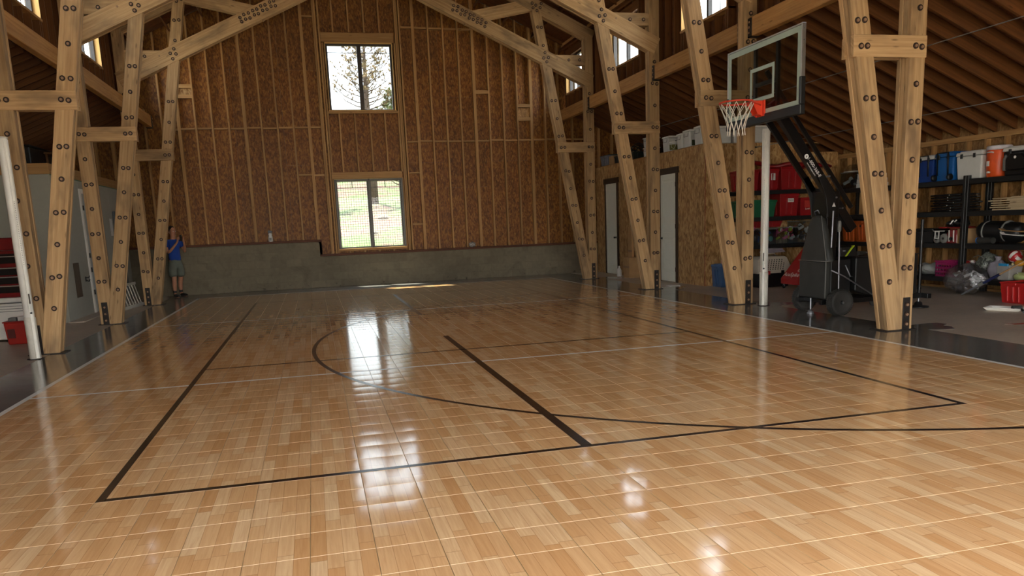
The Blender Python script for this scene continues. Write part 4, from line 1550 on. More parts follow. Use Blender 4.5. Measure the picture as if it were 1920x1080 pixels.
obj('front_jack', jk, M_GALV, hp)
rd = MB()
rd.cyl((5.56, YH - 0.27, 0.98), (5.575, YH - 0.27, 1.50), 0.013, n=10)
obj('pump_rod', rd, M_GALV, hp)
rd = MB()
rd.cyl((5.66, YH - 0.33, 0.36), (5.64, YH - 0.33, 1.22), 0.012, n=10)
ph = obj('pump_handle', rd, M_GALV, hp)
obj('handle_cap', MB().lathe([(0.022, 1.20), (0.026, 1.22), (0.026, 1.32), (0.018, 1.36)], (5.64, YH - 0.33, 0), 14), M_PIPING, ph)
st = MB()
st.tube([(5.50, YH - 0.37, 0.66), (5.72, YH - 0.37, 0.56), (6.25, YH - 0.38, 0.24)], 0.010, 6)
obj('diagonal_strut', st, M_GALV, hp)
st = MB()
st.tube([(5.74, YH - 0.36, 0.72), (5.82, YH - 0.365, 0.56), (5.86, YH - 0.36, 0.55)], 0.009, 6)
obj('lever', st, M_GALV, hp)

# tool bag and drill on the ballast box
t = thing('tool_case', 'black tool case with a lime green strap on the hoop ballast box', 'tool case', (5.870, YH - 0.12, 0.836))
obj('case', MB().taper(5.880, YH - 0.12, 0.836, 0.982, 0.30, 0.24, 0.26, 0.20), M_BLACK, t, bevel=0.015, seg=2)
obj('strap', MB().beam((5.820, YH - 0.235, 0.842), (5.960, YH - 0.225, 0.992), 0.012, 0.055, (0, -1, 0.0)), plain('lime strap', (186, 208, 40), 0.5), t)
obj('latch', MB().box(5.780, 5.820, YH - 0.243, YH - 0.235, 0.91, 0.93), M_GALV, t)
t = thing('cordless_drill', 'grey cordless drill lying behind the lime strapped case', 'drill', (6.140, YH - 0.15, 0.836))
obj('body', MB().cyl((6.060, YH - 0.2, 0.872), (6.240, YH - 0.12, 0.872), 0.034, 0.024, 12), M_PADCLOTH, t)
obj('grip', MB().beam((6.090, YH - 0.18, 0.862), (6.100, YH - 0.05, 0.857), 0.035, 0.04), M_BLACK, t, bevel=0.006)
obj('chuck', MB().cyl((6.240, YH - 0.12, 0.872), (6.300, YH - 0.093, 0.872), 0.02, 0.012, 10), M_GALV, t)
t = thing('metal_bracket_pile', 'bent metal bracket beside the drill on the ballast box', 'bracket', (6.440, YH - 0.15, 0.836))
obj('plate', MB().box(6.360, 6.520, YH - 0.25, YH - 0.1, 0.836, 0.846), M_GALV, t)
obj('flange', MB().box(6.360, 6.520, YH - 0.11, YH - 0.1, 0.846, 0.912), M_GALV, t)
# slim black stand right of the near truss
t = thing('floor_stand', 'slim black pole stand with a flat foot behind the nearest truss post', 'stand', (7.19, -1.47, 0))
obj('foot', MB().lathe([(0.15, 0.0), (0.15, 0.02), (0.06, 0.03), (0.055, 0.07), (0.03, 0.09)], (7.19, -1.47, 0.0), 20), M_BLACK, t)
obj('inner_tube', MB().cyl((7.19, -1.47, 0.08), (7.19, -1.47, 0.24), 0.017, n=10), M_GALV, t)
obj('outer_tube', MB().cyl((7.19, -1.47, 0.22), (7.19, -1.47, 1.32), 0.024, n=12), M_BLACK, t)
for z in (0.28, 0.62, 0.98):
    obj('collar', MB().cyl((7.19, -1.47, z), (7.19, -1.47, z + 0.025), 0.030, n=12), M_BLACKGLOSS, t)

# ------------------------------------------------------------------ cables
cb = thing('steel_cable', 'upper thin steel cable strung through the right truss ties', 'cable', (5.53, -2, 3.37))
obj('wire', MB().tube([(5.54, -11.5, 3.42), (5.535, -7.5, 3.385), (5.53, -3.2, 3.37), (5.53, 0.4, 3.36), (5.53, 4.1, 3.38)], 0.006, 6), M_GALV, cb)
for y in (-3.2, 4.12):
    obj('eye_bolt', MB().tube([(5.49, y, 3.37), (5.53, y, 3.37), (5.55, y, 3.37)], 0.012, 6), M_STEEL, cb)
cb = thing('steel_cable', 'lower thin steel cable strung along the right truss posts', 'cable', (5.53, -2, 2.6))
obj('wire', MB().tube([(5.54, -11.5, 2.60), (5.535, -7.5, 2.59), (5.53, -3.2, 2.585), (5.53, -1.2, 2.58), (5.52, 0.42, 2.585)], 0.005, 6), M_GALV, cb)
for y in (-3.2, 0.42):
    obj('eye_bolt', MB().tube([(5.48, y, 2.585), (5.53, y, 2.585), (5.545, y, 2.585)], 0.012, 6), M_STEEL, cb)

# ------------------------------------------------------------------ containers and racks
def tote(name, label, cat, cx, cy, z0, w, d, h, mat, lid=None, group=None, handle=True, ribs=2, open_top=False):
    """tapered storage bin: walls, rolled rim, ribs, end handles, lid"""
    t = thing(name, label, cat, (cx, cy, z0), group)
    b = MB()
    b.taper(cx, cy, z0, z0 + h * 0.92, w * 0.86, d * 0.86, w * 0.97, d * 0.97)
    for k in range(ribs):
        u = (k + 1) / (ribs + 1) - 0.5
        b.taper(cx + u * w * 0.8, cy - d * 0.455, z0 + h * 0.08, z0 + h * 0.8, 0.03, 0.03, 0.03, 0.07)
        b.taper(cx - w * 0.455, cy + u * d * 0.8, z0 + h * 0.08, z0 + h * 0.8, 0.03, 0.03, 0.07, 0.03)
    if open_top:
        b.f = [f for i, f in enumerate(b.f) if i != 1]
        b.g, b.m, b.sm = b.g[:len(b.f)], b.m[:len(b.f)], b.sm[:len(b.f)]
        b.taper(cx, cy, z0 + h * 0.90, z0 + 0.02, w * 0.93, d * 0.93, w * 0.82, d * 0.82)
    obj('body', b, mat, t, bevel=0.008)
    r = MB()
    zr = z0 + h * 0.90
    r.box(cx - w / 2, cx + w / 2, cy - d / 2, cy - d / 2 + 0.02, zr, zr + h * 0.07)
    r.box(cx - w / 2, cx + w / 2, cy + d / 2 - 0.02, cy + d / 2, zr, zr + h * 0.07)
    r.box(cx - w / 2, cx - w / 2 + 0.02, cy - d / 2 + 0.02, cy + d / 2 - 0.02, zr, zr + h * 0.07)
    r.box(cx + w / 2 - 0.02, cx + w / 2, cy - d / 2 + 0.02, cy + d / 2 - 0.02, zr, zr + h * 0.07)
    obj('rim', r, mat, t, bevel=0.004)
    if lid:
        l = MB()
        l.taper(cx, cy, z0 + h * 0.97, z0 + h * 1.03, w * 1.02, d * 1.02, w * 0.98, d * 0.98)
        l.taper(cx, cy, z0 + h * 1.03, z0 + h * 1.06, w * 0.80, d * 0.80, w * 0.78, d * 0.78)
        obj('lid', l, lid, t, bevel=0.006)
    if handle:
        for sx in (-1, 1):
            obj('handle', MB().box(cx + sx * w * 0.5, cx + sx * (w * 0.5 + 0.018), cy - 0.06, cy + 0.06, zr - 0.02, zr + 0.02), mat, t, bevel=0.006)
    return t


def rack(name, label, x0, x1, y0, y1, zsh, h, along):
    t = thing(name, label, 'storage rack', ((x0 + x1) / 2, (y0 + y1) / 2, 0), 'black steel storage racks')
    for x in (x0, x1 - 0.06):
        for y in (y0, y1 - 0.06):
            u = MB()
            u.box(x, x + 0.06, y, y + 0.06, 0, h)
            up = obj('upright', u, M_BLACK, t, bevel=0.004)
            hl = MB()
            z = 0.3
            while z < h - 0.05:
                if along == 'y':
                    hl.box(x - 0.0015, x, y + 0.022, y + 0.038, z, z + 0.028)
                else:
                    hl.box(x + 0.022, x + 0.038, y - 0.0015, y, z, z + 0.028)
                z += 0.075
            obj('slot', hl, M_STEEL, up, kind='stuff')
    for z in zsh:
        b = MB()
        if along == 'y':
            for x in (x0 + 0.005, x1 - 0.045):
                b = MB().box(x, x + 0.04, y0 + 0.06, y1 - 0.06, z - 0.085, z - 0.003)
                obj('shelf_beam', b, M_BLACK, t, bevel=0.003)
        else:
            for y in (y0 + 0.005, y1 - 0.045):
                b = MB().box(x0 + 0.06, x1 - 0.06, y, y + 0.04, z - 0.085, z - 0.003)
                obj('shelf_beam', b, M_BLACK, t, bevel=0.003)
        obj('shelf', MB().box(x0 + 0.01, x1 - 0.01, y0 + 0.065, y1 - 0.065, z - 0.02, z), M_BLACK, t)
    return t


rack('storage_rack', 'black steel rack of red bins along the strand board wall behind the hoop', 6.96, 9.10, 3.35, 3.93, (0.86, 1.43, 1.98), 2.02, 'x')
rack('storage_rack', 'black steel rack by the right wall, holding the orange totes', 9.18, 9.72, -0.16, 3.28, (0.26, 0.85, 1.40, 1.94), 2.0, 'y')
rack('storage_rack', 'black steel rack by the right wall, holding the orange drink jug', 9.18, 9.72, -3.0, -0.16, (0.26, 0.85, 1.40, 1.94), 2.0, 'y')

M_REDBIN = plain('red bin plastic', (150, 20, 24), 0.4, var=0.12)
M_REDLID = plain('red bin lid', (168, 28, 30), 0.4, var=0.1)


def paper_label(t, x, y0, y1, z0, z1, word=None, face='y', at=0, mat=None):
    if face == 'y':
        o = obj('paper_label', MB().box(y0, y1, at - 0.003, at, z0, z1), M_WHITEP, t)
        if word:
            text('label_print', word, (z1 - z0) * 0.55, M_BLACK, o, frame_m(((y0 + y1) / 2, at - 0.0035, (z0 + z1) / 2), (1, 0, 0), (0, 0, 1)))
    return o


for i, (cx, w, h, lab) in enumerate(((7.20, 0.42, 0.40, 'red lidded bin, leftmost on top of the rack beside the net post'), (7.66, 0.44, 0.42, 'red lidded bin with a white label on top of the rack'), (8.19, 0.54, 0.46, 'big red lidded bin on top of the rack, just left of the hoop arm'))):
    t = tote('storage_bin', lab, 'storage bin', cx, 3.62, 1.98, w, 0.48, h, M_REDBIN, M_REDLID, 'red storage bins')
    if i == 1:
        paper_label(t, 0, 7.68, 7.78, 2.18, 2.32, at=3.38)
t = tote('storage_bin', 'green lidded bin on the middle shelf behind the right net post', 'storage bin', 7.42, 3.62, 1.43, 0.86, 0.46, 0.34, M_GREEN, plain('green bin lid', (34, 116, 76), 0.4))
t = tote('storage_bin', 'red lidded bin with a white word label on the middle shelf', 'storage bin', 8.14, 3.62, 1.43, 0.46, 0.46, 0.46, M_REDBIN, M_REDLID, 'red storage bins')
paper_label(t, 0, 8.08, 8.22, 1.72, 1.80, 'Decor', at=3.365)
t = thing('red_box', 'small red box with white print beside the hoop mast', 'box', (8.56, 3.55, 1.43))
obj('body', MB().box(8.42, 8.70, 3.42, 3.72, 1.43, 1.80), M_REDBIN, t, bevel=0.004)
obj('flap', MB().box(8.42, 8.70, 3.415, 3.57, 1.80, 1.806), M_REDLID, t)
o = obj('print_panel', MB().box(8.52, 8.66, 3.417, 3.42, 1.60, 1.74), plain('pale red print', (196, 60, 50), 0.5), t)
text('print', 'Level', 0.05, M_TEXT, t, frame_m((8.59, 3.416, 1.57), (1, 0, 0), (0, 0, 1)))
# long red folded canopy over the bins
cn = thing('folded_canopy', 'long dark red folded canopy lying across the tops of the red bins', 'canopy', (8.2, 3.6, 2.47))
c = MB()
pts = [(7.2 + 2.0 * k / 12, 3.42 + 0.1 * math.sin(k * 0.7), 2.52 + 0.035 * math.sin(k * 1.3) - 0.007 * k) for k in range(13)]
c.tube(pts, [0.03] + [0.045 + 0.008 * math.sin(k * 2.1) for k in range(11)] + [0.03], 8)
obj('fabric', c, M_REDDARK, cn)
for k in (3, 7, 10):
    p = pts[k]
    obj('tie_strap', MB().cyl((p[0] - 0.012, p[1], p[2]), (p[0] + 0.012, p[1], p[2]), 0.056, n=10), M_REDBIN, cn)

# third shelf: clear boxes of toys
SM = [plain('toy colour %d' % i, c, 0.5) for i, c in enumerate(((190, 60, 110), (200, 200, 196), (170, 190, 60), (40, 90, 150), (170, 40, 44), (90, 150, 140), (220, 120, 150), (60, 60, 66), (150, 110, 150)))]


def clear_box(label, x0, x1, y0, y1, z0, h, mats, seed, group='clear toy boxes'):
    rnd = random.Random(seed)
    t = thing('clear_bin', label, 'clear bin', ((x0 + x1) / 2, (y0 + y1) / 2, z0), group)
    w = MB()
    tk = 0.004
    w.box(x0, x1, y0, y0 + tk, z0, z0 + h)
    w.box(x0, x1, y1 - tk, y1, z0, z0 + h)
    w.box(x0, x0 + tk, y0 + tk, y1 - tk, z0, z0 + h)
    w.box(x1 - tk, x1, y0 + tk, y1 - tk, z0, z0 + h)
    w.box(x0 + tk, x1 - tk, y0 + tk, y1 - tk, z0, z0 + tk)
    obj('shell', w, M_CLEAR, t)
    r = MB()
    r.box(x0 - 0.01, x1 + 0.01, y0 - 0.01, y0 + 0.006, z0 + h - 0.01, z0 + h)
    r.box(x0 - 0.01, x0 + 0.006, y0, y1, z0 + h - 0.02, z0 + h)
    r.box(x1 - 0.006, x1 + 0.01, y0, y1, z0 + h - 0.02, z0 + h)
    obj('rim', r, M_PIPING, t)
    c = MB()
    for k in range(22):
        s = rnd.uniform(0.03, 0.065)
        px = rnd.uniform(x0 + 0.07, x1 - 0.07)
        py = rnd.uniform(y0 + 0.07, y0 + 0.14) if k < 14 else rnd.uniform(y0 + 0.12, y1 - 0.08)
        pz = z0 + 0.03 + s + rnd.random() * (h - 0.10)
        mi = rnd.randrange(len(mats))
        if k % 3 == 0:
            c.ball((px, py, pz), s * 0.8, 10, mi, (1, 0.8, 1.2))
        elif k % 3 == 1:
            c.beam((px - s, py, pz - s * 0.4), (px + s, py, pz + s * 0.5), s * 0.7, s * 0.9, mi=mi)
        else:
            c.cyl((px, py, pz - s), (px + s * 0.5, py, pz + s), s * 0.5, s * 0.35, 9, mi)
    obj('toys', c, mats, t, kind='stuff')
    return t


clear_box('clear bin of pale pink toys left end of the third shelf', 7.04, 7.42, 3.40, 3.85, 0.86, 0.34, [SM[0], SM[1], SM[8], SM[6]], 1)
clear_box('clear bin of grey and teal toys with a green card on the third shelf', 7.46, 7.84, 3.40, 3.85, 0.86, 0.32, [SM[1], SM[5], SM[7], SM[2], SM[3]], 2)
clear_box('clear bin of pink and red toys with a yellow knob on the third shelf', 7.88, 8.36, 3.40, 3.85, 0.86, 0.34, [SM[0], SM[4], SM[6], SM[1], SM[2]], 3)
clear_box('tall clear bin of dark toys on the third shelf beside the hoop cover', 8.40, 8.74, 3.42, 3.85, 0.86, 0.46, [SM[7], SM[7], SM[1], SM[4]], 4)
t = tote('storage_bin', 'low red tray bin behind the clear toy bins', 'storage bin', 7.75, 3.80, 1.21, 0.95, 0.14, 0.14, M_REDBIN, None, None, False, 3)

# bottom: pet carrier, red spike trainer, blue tote
pc = thing('pet_carrier', 'tan and black plastic pet carrier with a perforated side', 'pet carrier', (7.50, 3.05, 0))
M_TAN = plain('tan carrier plastic', (196, 184, 164), 0.5, var=0.04)
x0, x1, y0, y1 = 7.10, 7.86, 2.86, 3.30
obj('base_shell', MB().taper(7.48, 3.08, 0.0, 0.30, 0.70, 0.38, 0.76, 0.44), M_BLACK, pc, bevel=0.02, seg=2)
top = MB()
top.prism([(7.09, 0.30), (7.87, 0.30), (7.87, 0.40), (7.76, 0.60), (7.70, 0.63), (7.16, 0.63), (7.10, 0.58)], 2.855, 3.305, 'y')
sh = obj('top_shell', top, M_TAN, pc, bevel=0.02, seg=2)
obj('seam', MB().box(7.085, 7.875, 2.85, 3.31, 0.29, 0.31), M_TAN, sh)
ho = MB()
for r in range(6):
    for c2 in range(9 - (1 if r > 3 else 0)):
        hx = 7.20 + c2 * 0.058 + r * 0.006
        hz = 0.37 + r * 0.038
        ho.cyl((hx, 2.857, hz), (hx, 2.8535, hz), 0.0125, n=8, smooth=False)
obj('air_hole', ho, M_BLACK, sh, kind='stuff')
for hx, m in ((7.30, M_RED), (7.62, M_BLACK)):
    obj('latch', MB().box(hx, hx + 0.07, 2.838, 2.852, 0.26, 0.34), m, pc, bevel=0.004)
obj('carry_handle', MB().tube([(7.30, 3.08, 0.63), (7.33, 3.08, 0.68), (7.60, 3.08, 0.68), (7.63, 3.08, 0.63)], 0.014, 8), M_TAN, pc)
t = thing('folded_blanket', 'pale folded blanket lying on top of the pet carrier', 'blanket', (7.55, 3.1, 0.70))
bl = MB()
for k in range(3):
    bl.box(7.36 + 0.02 * k, 7.78 - 0.03 * k, 2.95, 3.26, 0.70 + 0.03 * k, 0.728 + 0.03 * k)
obj('layers', bl, plain('lilac grey blanket', (150, 140, 146), 0.9), t, bevel=0.012, seg=2)

AX = Matrix.Rotation(math.radians(-14), 4, 'Z')


def rot_at(mb, c, ang):
    return mb.xform(Matrix.Translation(Vector(c)) @ Matrix.Rotation(ang, 4, 'Z') @ Matrix.Translation(-Vector(c)))


sp = thing('spike_trainer', 'red wedge shaped padded trainer with white print on chrome casters', 'sports trainer', (7.77, 2.32, 0))
WC = (7.77, 2.32, 0)
wv = [(7.49, 2.00, 0.09), (8.05, 2.00, 0.09), (8.05, 2.77, 0.09), (7.49, 2.77, 0.09),
      (7.49, 2.00, 0.20), (8.05, 2.00, 0.20), (8.05, 2.77, 0.20), (7.49, 2.77, 0.20),
      (7.58, 2.56, 0.92), (7.70, 2.56, 0.92), (7.70, 2.70, 0.92), (7.58, 2.70, 0.92)]
wm = MB().add(wv, [(0, 3, 2, 1), (0, 1, 5, 4), (1, 2, 6, 5), (2, 3, 7, 6), (3, 0, 4, 7), (4, 5, 9, 8), (5, 6, 10, 9), (6, 7, 11, 10), (7, 4, 8, 11), (8, 9, 10, 11)])
WA = math.radians(-86)
wb = obj('padded_body', rot_at(wm, WC, WA), plain('red vinyl pad', (172, 34, 32), 0.45, var=0.1), sp, bevel=0.02, seg=2)
a5, a4, a8, a9 = (rot_at(MB().add([wv[i]], []), WC, WA).v[0] for i in (5, 4, 8, 9))
tx = (a5 - a4).normalized()
tu = ((a8 + a9) / 2 - (a4 + a5) / 2)
tu = (tu - tx * tu.dot(tx)).normalized()
text('print', 'AcuSpike', 0.125, M_TEXT, sp, frame_m((a4 + a5) / 2 + tu * 0.10 + tx.cross(tu) * 0.003 - tx * 0.01, tx, tu))
lo = (a4 + a5) / 2 + tu * 0.21 + tx * 0.13 + tx.cross(tu) * 0.003
obj('print_ring', MB().tube([lo + (tx * math.cos(2 * PI * k / 16) + tu * math.sin(2 * PI * k / 16)) * 0.026 for k in range(16)], 0.006, 5, closed=True), M_TEXT, sp)
for px, py in ((7.54, 2.05), (8.00, 2.05), (7.54, 2.70), (8.00, 2.70)):
    q = rot_at(MB().add([(px, py, 0)], []), WC, WA).v[0]
    c = obj('caster', MB().lathe([(0.008, -0.012), (0.034, -0.012), (0.036, 0), (0.034, 0.012), (0.008, 0.012)], (q.x, q.y, 0.037), 14, 'y'), M_BLACK, sp)
    obj('fork', MB().box(q.x - 0.012, q.x + 0.012, q.y - 0.018, q.y + 0.018, 0.04, 0.11), M_GALV, c)

t = tote('storage_tote', 'blue grey tote standing on the floor against the strand board corner', 'storage bin', 6.76, 3.66, 0.0, 0.36, 0.44, 0.46, plain('slate blue tote', (62, 92, 130), 0.45), plain('slate blue lid', (74, 104, 140), 0.45))
t = thing('pink_jar', 'pink bottle standing on the blue grey tote', 'bottle', (6.74, 3.62, 0.49))
obj('bottle', MB().lathe([(0.045, 0.49), (0.05, 0.50), (0.05, 0.60), (0.03, 0.64), (0.026, 0.66)], (6.74, 3.62, 0), 16), plain('pink plastic', (196, 116, 140), 0.4), t)
obj('cap', MB().lathe([(0.03, 0.655), (0.03, 0.69), (0.025, 0.695)], (6.74, 3.62, 0), 14), plain('rose cap', (150, 60, 76), 0.4), t)

# ------------------------------------------------------------------ right wall rack contents
XR = 9.44


def cooler(name, label, y0, y1, z0, h, body, lid, d=0.40, latch=True, wheels=False, handle=None):
    cy = (y0 + y1) / 2
    t = thing(name, label, 'cooler', (XR, cy, z0))
    obj('body', MB().taper(XR, cy, z0, z0 + h * 0.82, d * 0.90, (y1 - y0) * 0.90, d, (y1 - y0)), body, t, bevel=0.02, seg=2)
    l = MB()
    l.taper(XR, cy, z0 + h * 0.83, z0 + h * 0.96, d * 1.04, (y1 - y0) * 1.03, d * 1.0, (y1 - y0) * 1.0)
    l.taper(XR, cy, z0 + h * 0.96, z0 + h, d * 0.86, (y1 - y0) * 0.86, d * 0.82, (y1 - y0) * 0.82)
    obj('lid', l, lid, t, bevel=0.012, seg=2)
    if latch:
        for k in (-0.25, 0.25):
            obj('latch', MB().box(XR - d / 2 - 0.028, XR - d / 2 - 0.012, cy + k * (y1 - y0) - 0.025, cy + k * (y1 - y0) + 0.025, z0 + h * 0.74, z0 + h * 0.9), M_BLACK, t, bevel=0.004)
    if wheels:
        for yy in (y0 + 0.03, y1 - 0.03):
            obj('wheel', MB().lathe([(0.012, -0.02), (0.055, -0.02), (0.055, 0.02), (0.012, 0.02)], (XR - d / 2 - 0.03, yy, z0 + 0.06), 16, 'y'), M_BLACK, t)
    if handle:
        hx = XR - d / 2 - 0.035
        obj('tow_handle', MB().tube([(hx + 0.015, y0 + 0.09, z0 + 0.10), (hx, y0 + 0.09, z0 + h * 0.97), (hx, y1 - 0.09, z0 + h * 0.97), (hx + 0.015, y1 - 0.09, z0 + 0.10)], 0.014, 8), M_BLACK, t)
    return t


cooler('cooler', 'deep blue cooler with a white lid and one black tow bar', 0.66, 1.05, 1.94, 0.48, plain('deep blue plastic', (18, 62, 140), 0.45), M_WHITEP, handle=True)
cooler('cooler', 'bright blue wheeled cooler with black tow handle', 0.20, 0.62, 1.94, 0.50, M_BLUE, M_BLUE, wheels=True, handle=True)
cooler('cooler', 'plain white hard cooler on the top shelf', -0.40, 0.14, 1.94, 0.47, M_WHITEP, M_WHITEP)
jg = thing('drink_jug', 'orange round drink jug with a pale lid on the top shelf', 'drink cooler', (XR - 0.05, -0.58, 1.94))
jx, jy = XR - 0.05, -0.60
obj('barrel', MB().lathe([(0.155, 1.94), (0.165, 1.96), (0.172, 2.04), (0.176, 2.06), (0.182, 2.36), (0.176, 2.38)], (jx, jy, 0), 28), plain('orange jug plastic', (222, 84, 26), 0.4), jg)
obj('lid', MB().lathe([(0.186, 2.375), (0.188, 2.43), (0.17, 2.445), (0.02, 2.45)], (jx, jy, 0), 28), plain('pale jug lid', (206, 200, 204), 0.45), jg)
obj('spout', MB().cyl((jx - 0.17, jy, 2.02), (jx - 0.215, jy, 2.02), 0.016, n=10), M_WHITEP, jg)
obj('handle', MB().tube([(jx - 0.182, jy - 0.07, 2.33), (jx - 0.20, jy - 0.05, 2.34), (jx - 0.20, jy + 0.05, 2.34), (jx - 0.182, jy + 0.07, 2.33)], 0.010, 6), M_WHITEP, jg)
obj('sticker', MB().box(jx - 0.184, jx - 0.176, jy + 0.01, jy + 0.06, 2.12, 2.20), M_WHITEP, jg)
t = cooler('cooler', 'black and grey soft sided cooler at the frame edge', -1.42, -0.82, 1.94, 0.46, M_BLACK, M_WHITEP, latch=True)
pkt = obj('front_pocket', MB().prism([(-1.30, 2.02), (-0.94, 2.02), (-0.93, 2.20), (-1.0, 2.28), (-1.22, 2.28), (-1.31, 2.20)], XR - 0.27, XR - 0.20, 'x'), M_BLACKGLOSS, t, bevel=0.02, seg=2)
for yy in (-1.345, -0.905):
    obj('side_panel', MB().prism([(yy - 0.03, 2.02), (yy + 0.03, 2.02), (yy + 0.035, 2.2), (yy, 2.28), (yy - 0.035, 2.2)], XR - 0.255, XR - 0.20, 'x'), M_PIPING, t, bevel=0.015, seg=2)
obj('badge', MB().cyl((XR - 0.271, -1.12, 2.22), (XR - 0.275, -1.12, 2.22), 0.022, n=16, smooth=False), M_TEXT, pkt)

# second shelf: folded chairs and boards
fc0 = None
for k in range(7):
    z = 1.40 + 0.045 * k
    t = thing('folded_chair', 'black folded camp chair, layer %s of the flat stack under the white cooler' % ('lowest', 'second', 'third', 'fourth', 'fifth', 'sixth', 'topmost')[k], 'folded chair', (XR, 0.25, z), 'stacked folded black chairs')
    o = random.uniform(-0.04, 0.04)
    obj('frame', MB().tube([(XR - 0.2, -0.05 + o, z + 0.02), (XR - 0.21, 0.62 + o, z + 0.02), (XR + 0.18, 0.62 + o, z + 0.02), (XR + 0.19, -0.05 + o, z + 0.02)], 0.013, 6), M_BLACK, t)
    obj('fabric', MB().box(XR - 0.19, XR + 0.17, 0.0 + o, 0.58 + o, z + 0.004, z + 0.039), M_BLACK, t, bevel=0.006)
    for yy in (0.17 + 0.03 * (k % 3),):
        obj('rivet', MB().cyl((XR - 0.20, yy + o * 1.5, z + 0.02), (XR - 0.222, yy + o * 1.5, z + 0.02), 0.008, n=8), M_TEXT, t)
for k in range(6):
    z = 1.40 + 0.036 * k
    o = random.uniform(-0.05, 0.05)
    m = MB().box(XR - 0.22, XR + 0.10, -1.9, -0.66 + o, z, z + 0.018)
    m.box(XR - 0.22, XR + 0.10, -1.9, -1.02 + o, z + 0.018, z + 0.034)
    single('board', m, wood('pale cut board', (206, 186, 150), (176, 152, 116), stain=0.05) if k == 0 else bpy.data.materials['pale cut board'], 'pale flat board, %s in the pile on the rack at the right' % ('lowest', 'second', 'third', 'fourth', 'fifth', 'topmost')[k], 'board', 'pale boards on the rack')

# third shelf
t = thing('black_case', 'low black case at the left end of the third shelf', 'case', (XR, 0.78, 0.85))
obj('body', MB().box(XR - 0.22, XR + 0.15, 0.56, 1.0, 0.85, 1.06), M_BLACK, t, bevel=0.015, seg=2)
obj('lid', MB().box(XR - 0.225, XR + 0.155, 0.555, 1.005, 1.065, 1.11), M_BLACK, t, bevel=0.012)
for i, (yy, r) in enumerate(((0.46, 0.075), (0.30, 0.085))):
    t = thing('buffing_wheel', ('grey round disc nearer the black case', 'grey round disc beside the red machine')[i], 'disc', (XR - 0.18, yy, 0.85), 'grey discs on the third shelf')
    obj('disc', MB().lathe([(0.02, -0.03), (r * 0.9, -0.035), (r, -0.02), (r, 0.02), (r * 0.9, 0.035), (0.02, 0.03)], (XR - 0.20, yy, 0.85 + r), 20, 'x'), M_PIPING, t)
    obj('hub', MB().cyl((XR - 0.24, yy, 0.85 + r), (XR - 0.20, yy, 0.85 + r), 0.02, n=10), M_BLACK, t)
wf = thing('square_clamp', 'small white rectangular clamp hung before the grey discs', 'clamp', (XR - 0.26, 0.42, 0.93))
f4 = frame_x(0.37, 0.47, 0.93, 1.06, 0.014, XR - 0.262, XR - 0.248)
obj('border', f4, M_WHITEP, wf)
obj('top_bar', MB().box(XR - 0.262, XR - 0.248, 0.25, 0.50, 1.06, 1.072), M_WHITEP, wf)
mc = thing('red_machine', 'red bench machine with white levers on the third shelf', 'machine', (XR - 0.05, 0.14, 0.85))
obj('housing', MB().prism([(0.02, 0.85), (0.27, 0.85), (0.26, 1.0), (0.22, 1.09), (0.05, 1.09), (0.02, 1.0)], XR - 0.2, XR + 0.1, 'x'), M_REDDARK, mc, bevel=0.012)
for yy in (0.08, 0.18):
    obj('lever', MB().beam((XR - 0.21, yy, 0.88), (XR - 0.21, yy + 0.01, 1.08), 0.012, 0.02), M_WHITEP, mc)
obj('dial', MB().cyl((XR - 0.2, 0.14, 0.93), (XR - 0.225, 0.14, 0.93), 0.03, n=14), M_BLACK, mc)
ft = thing('flat_red_case', 'flat red case lying across the red machine and the carton', 'case', (XR - 0.04, 0.15, 1.11))
obj('body', MB().box(XR - 0.2, XR + 0.12, -0.05, 0.46, 1.11, 1.135), M_REDDARK, ft, bevel=0.006)
obj('grip', MB().box(XR - 0.215, XR - 0.2, 0.26, 0.42, 1.112, 1.135), M_RED, ft, bevel=0.004)
t = thing('carton', 'open brown carton holding a dark round drum on the third shelf', 'carton', (XR, -0.03, 0.85))
c = MB()
c.box(XR - 0.2, XR + 0.12, -0.09, -0.075, 0.85, 1.10)
c.box(XR - 0.2, XR + 0.12, 0.0, 0.012, 0.85, 1.10)
c.box(XR + 0.105, XR + 0.12, -0.075, 0.0, 0.85, 1.10)
c.box(XR - 0.2, XR + 0.105, -0.075, 0.0, 0.85, 0.862)
obj('walls', c, M_CARD, t)
obj('drum', MB().cyl((XR - 0.15, -0.037, 0.94), (XR + 0.05, -0.037, 0.94), 0.033, n=16), M_BLACK, t)
gl = thing('glove_bag', 'black crumpled bag with white stripes lying on the flat red case', 'bag', (XR - 0.05, 0.12, 1.135))
g = MB()
g.ball((XR - 0.05, 0.14, 1.205), 0.07, 16, 0, (1.7, 3.0, 1.0))
g.ball((XR - 0.08, 0.02, 1.185), 0.05, 14, 0, (1.8, 2.4, 0.95))
g.ball((XR - 0.10, 0.26, 1.19), 0.05, 14, 0, (1.5, 2.0, 1.0))
for i, p in enumerate(g.v):
    g.v[i] = p + Vector((0.008 * math.sin(p.y * 60), 0.008 * math.sin(p.z * 80), 0.010 * math.sin(p.y * 45 + p.x * 30)))
obj('fabric', g, M_BLACK, gl)
for yy, zz in ((0.20, 1.235), (0.13, 1.24), (0.23, 1.20)):
    obj('stripe', MB().beam((XR - 0.165, yy, zz - 0.02), (XR - 0.155, yy - 0.035, zz + 0.015), 0.012, 0.018), M_TEXT, gl)
bg = thing('duffel_bag', 'big black duffel bag behind the blue foam roll', 'bag', (XR, -0.6, 0.85))
b = MB()
b.lathe([(0.02, -0.46), (0.13, -0.45), (0.165, -0.36), (0.17, 0.0), (0.165, 0.30), (0.12, 0.38), (0.02, 0.39)], (XR, -0.68, 1.045), 20, 'y')
for i, p in enumerate(b.v):
    b.v[i] = p + Vector((0, 0, 0.02 * math.sin(p.y * 14) + 0.008 * math.sin(p.x * 50)))
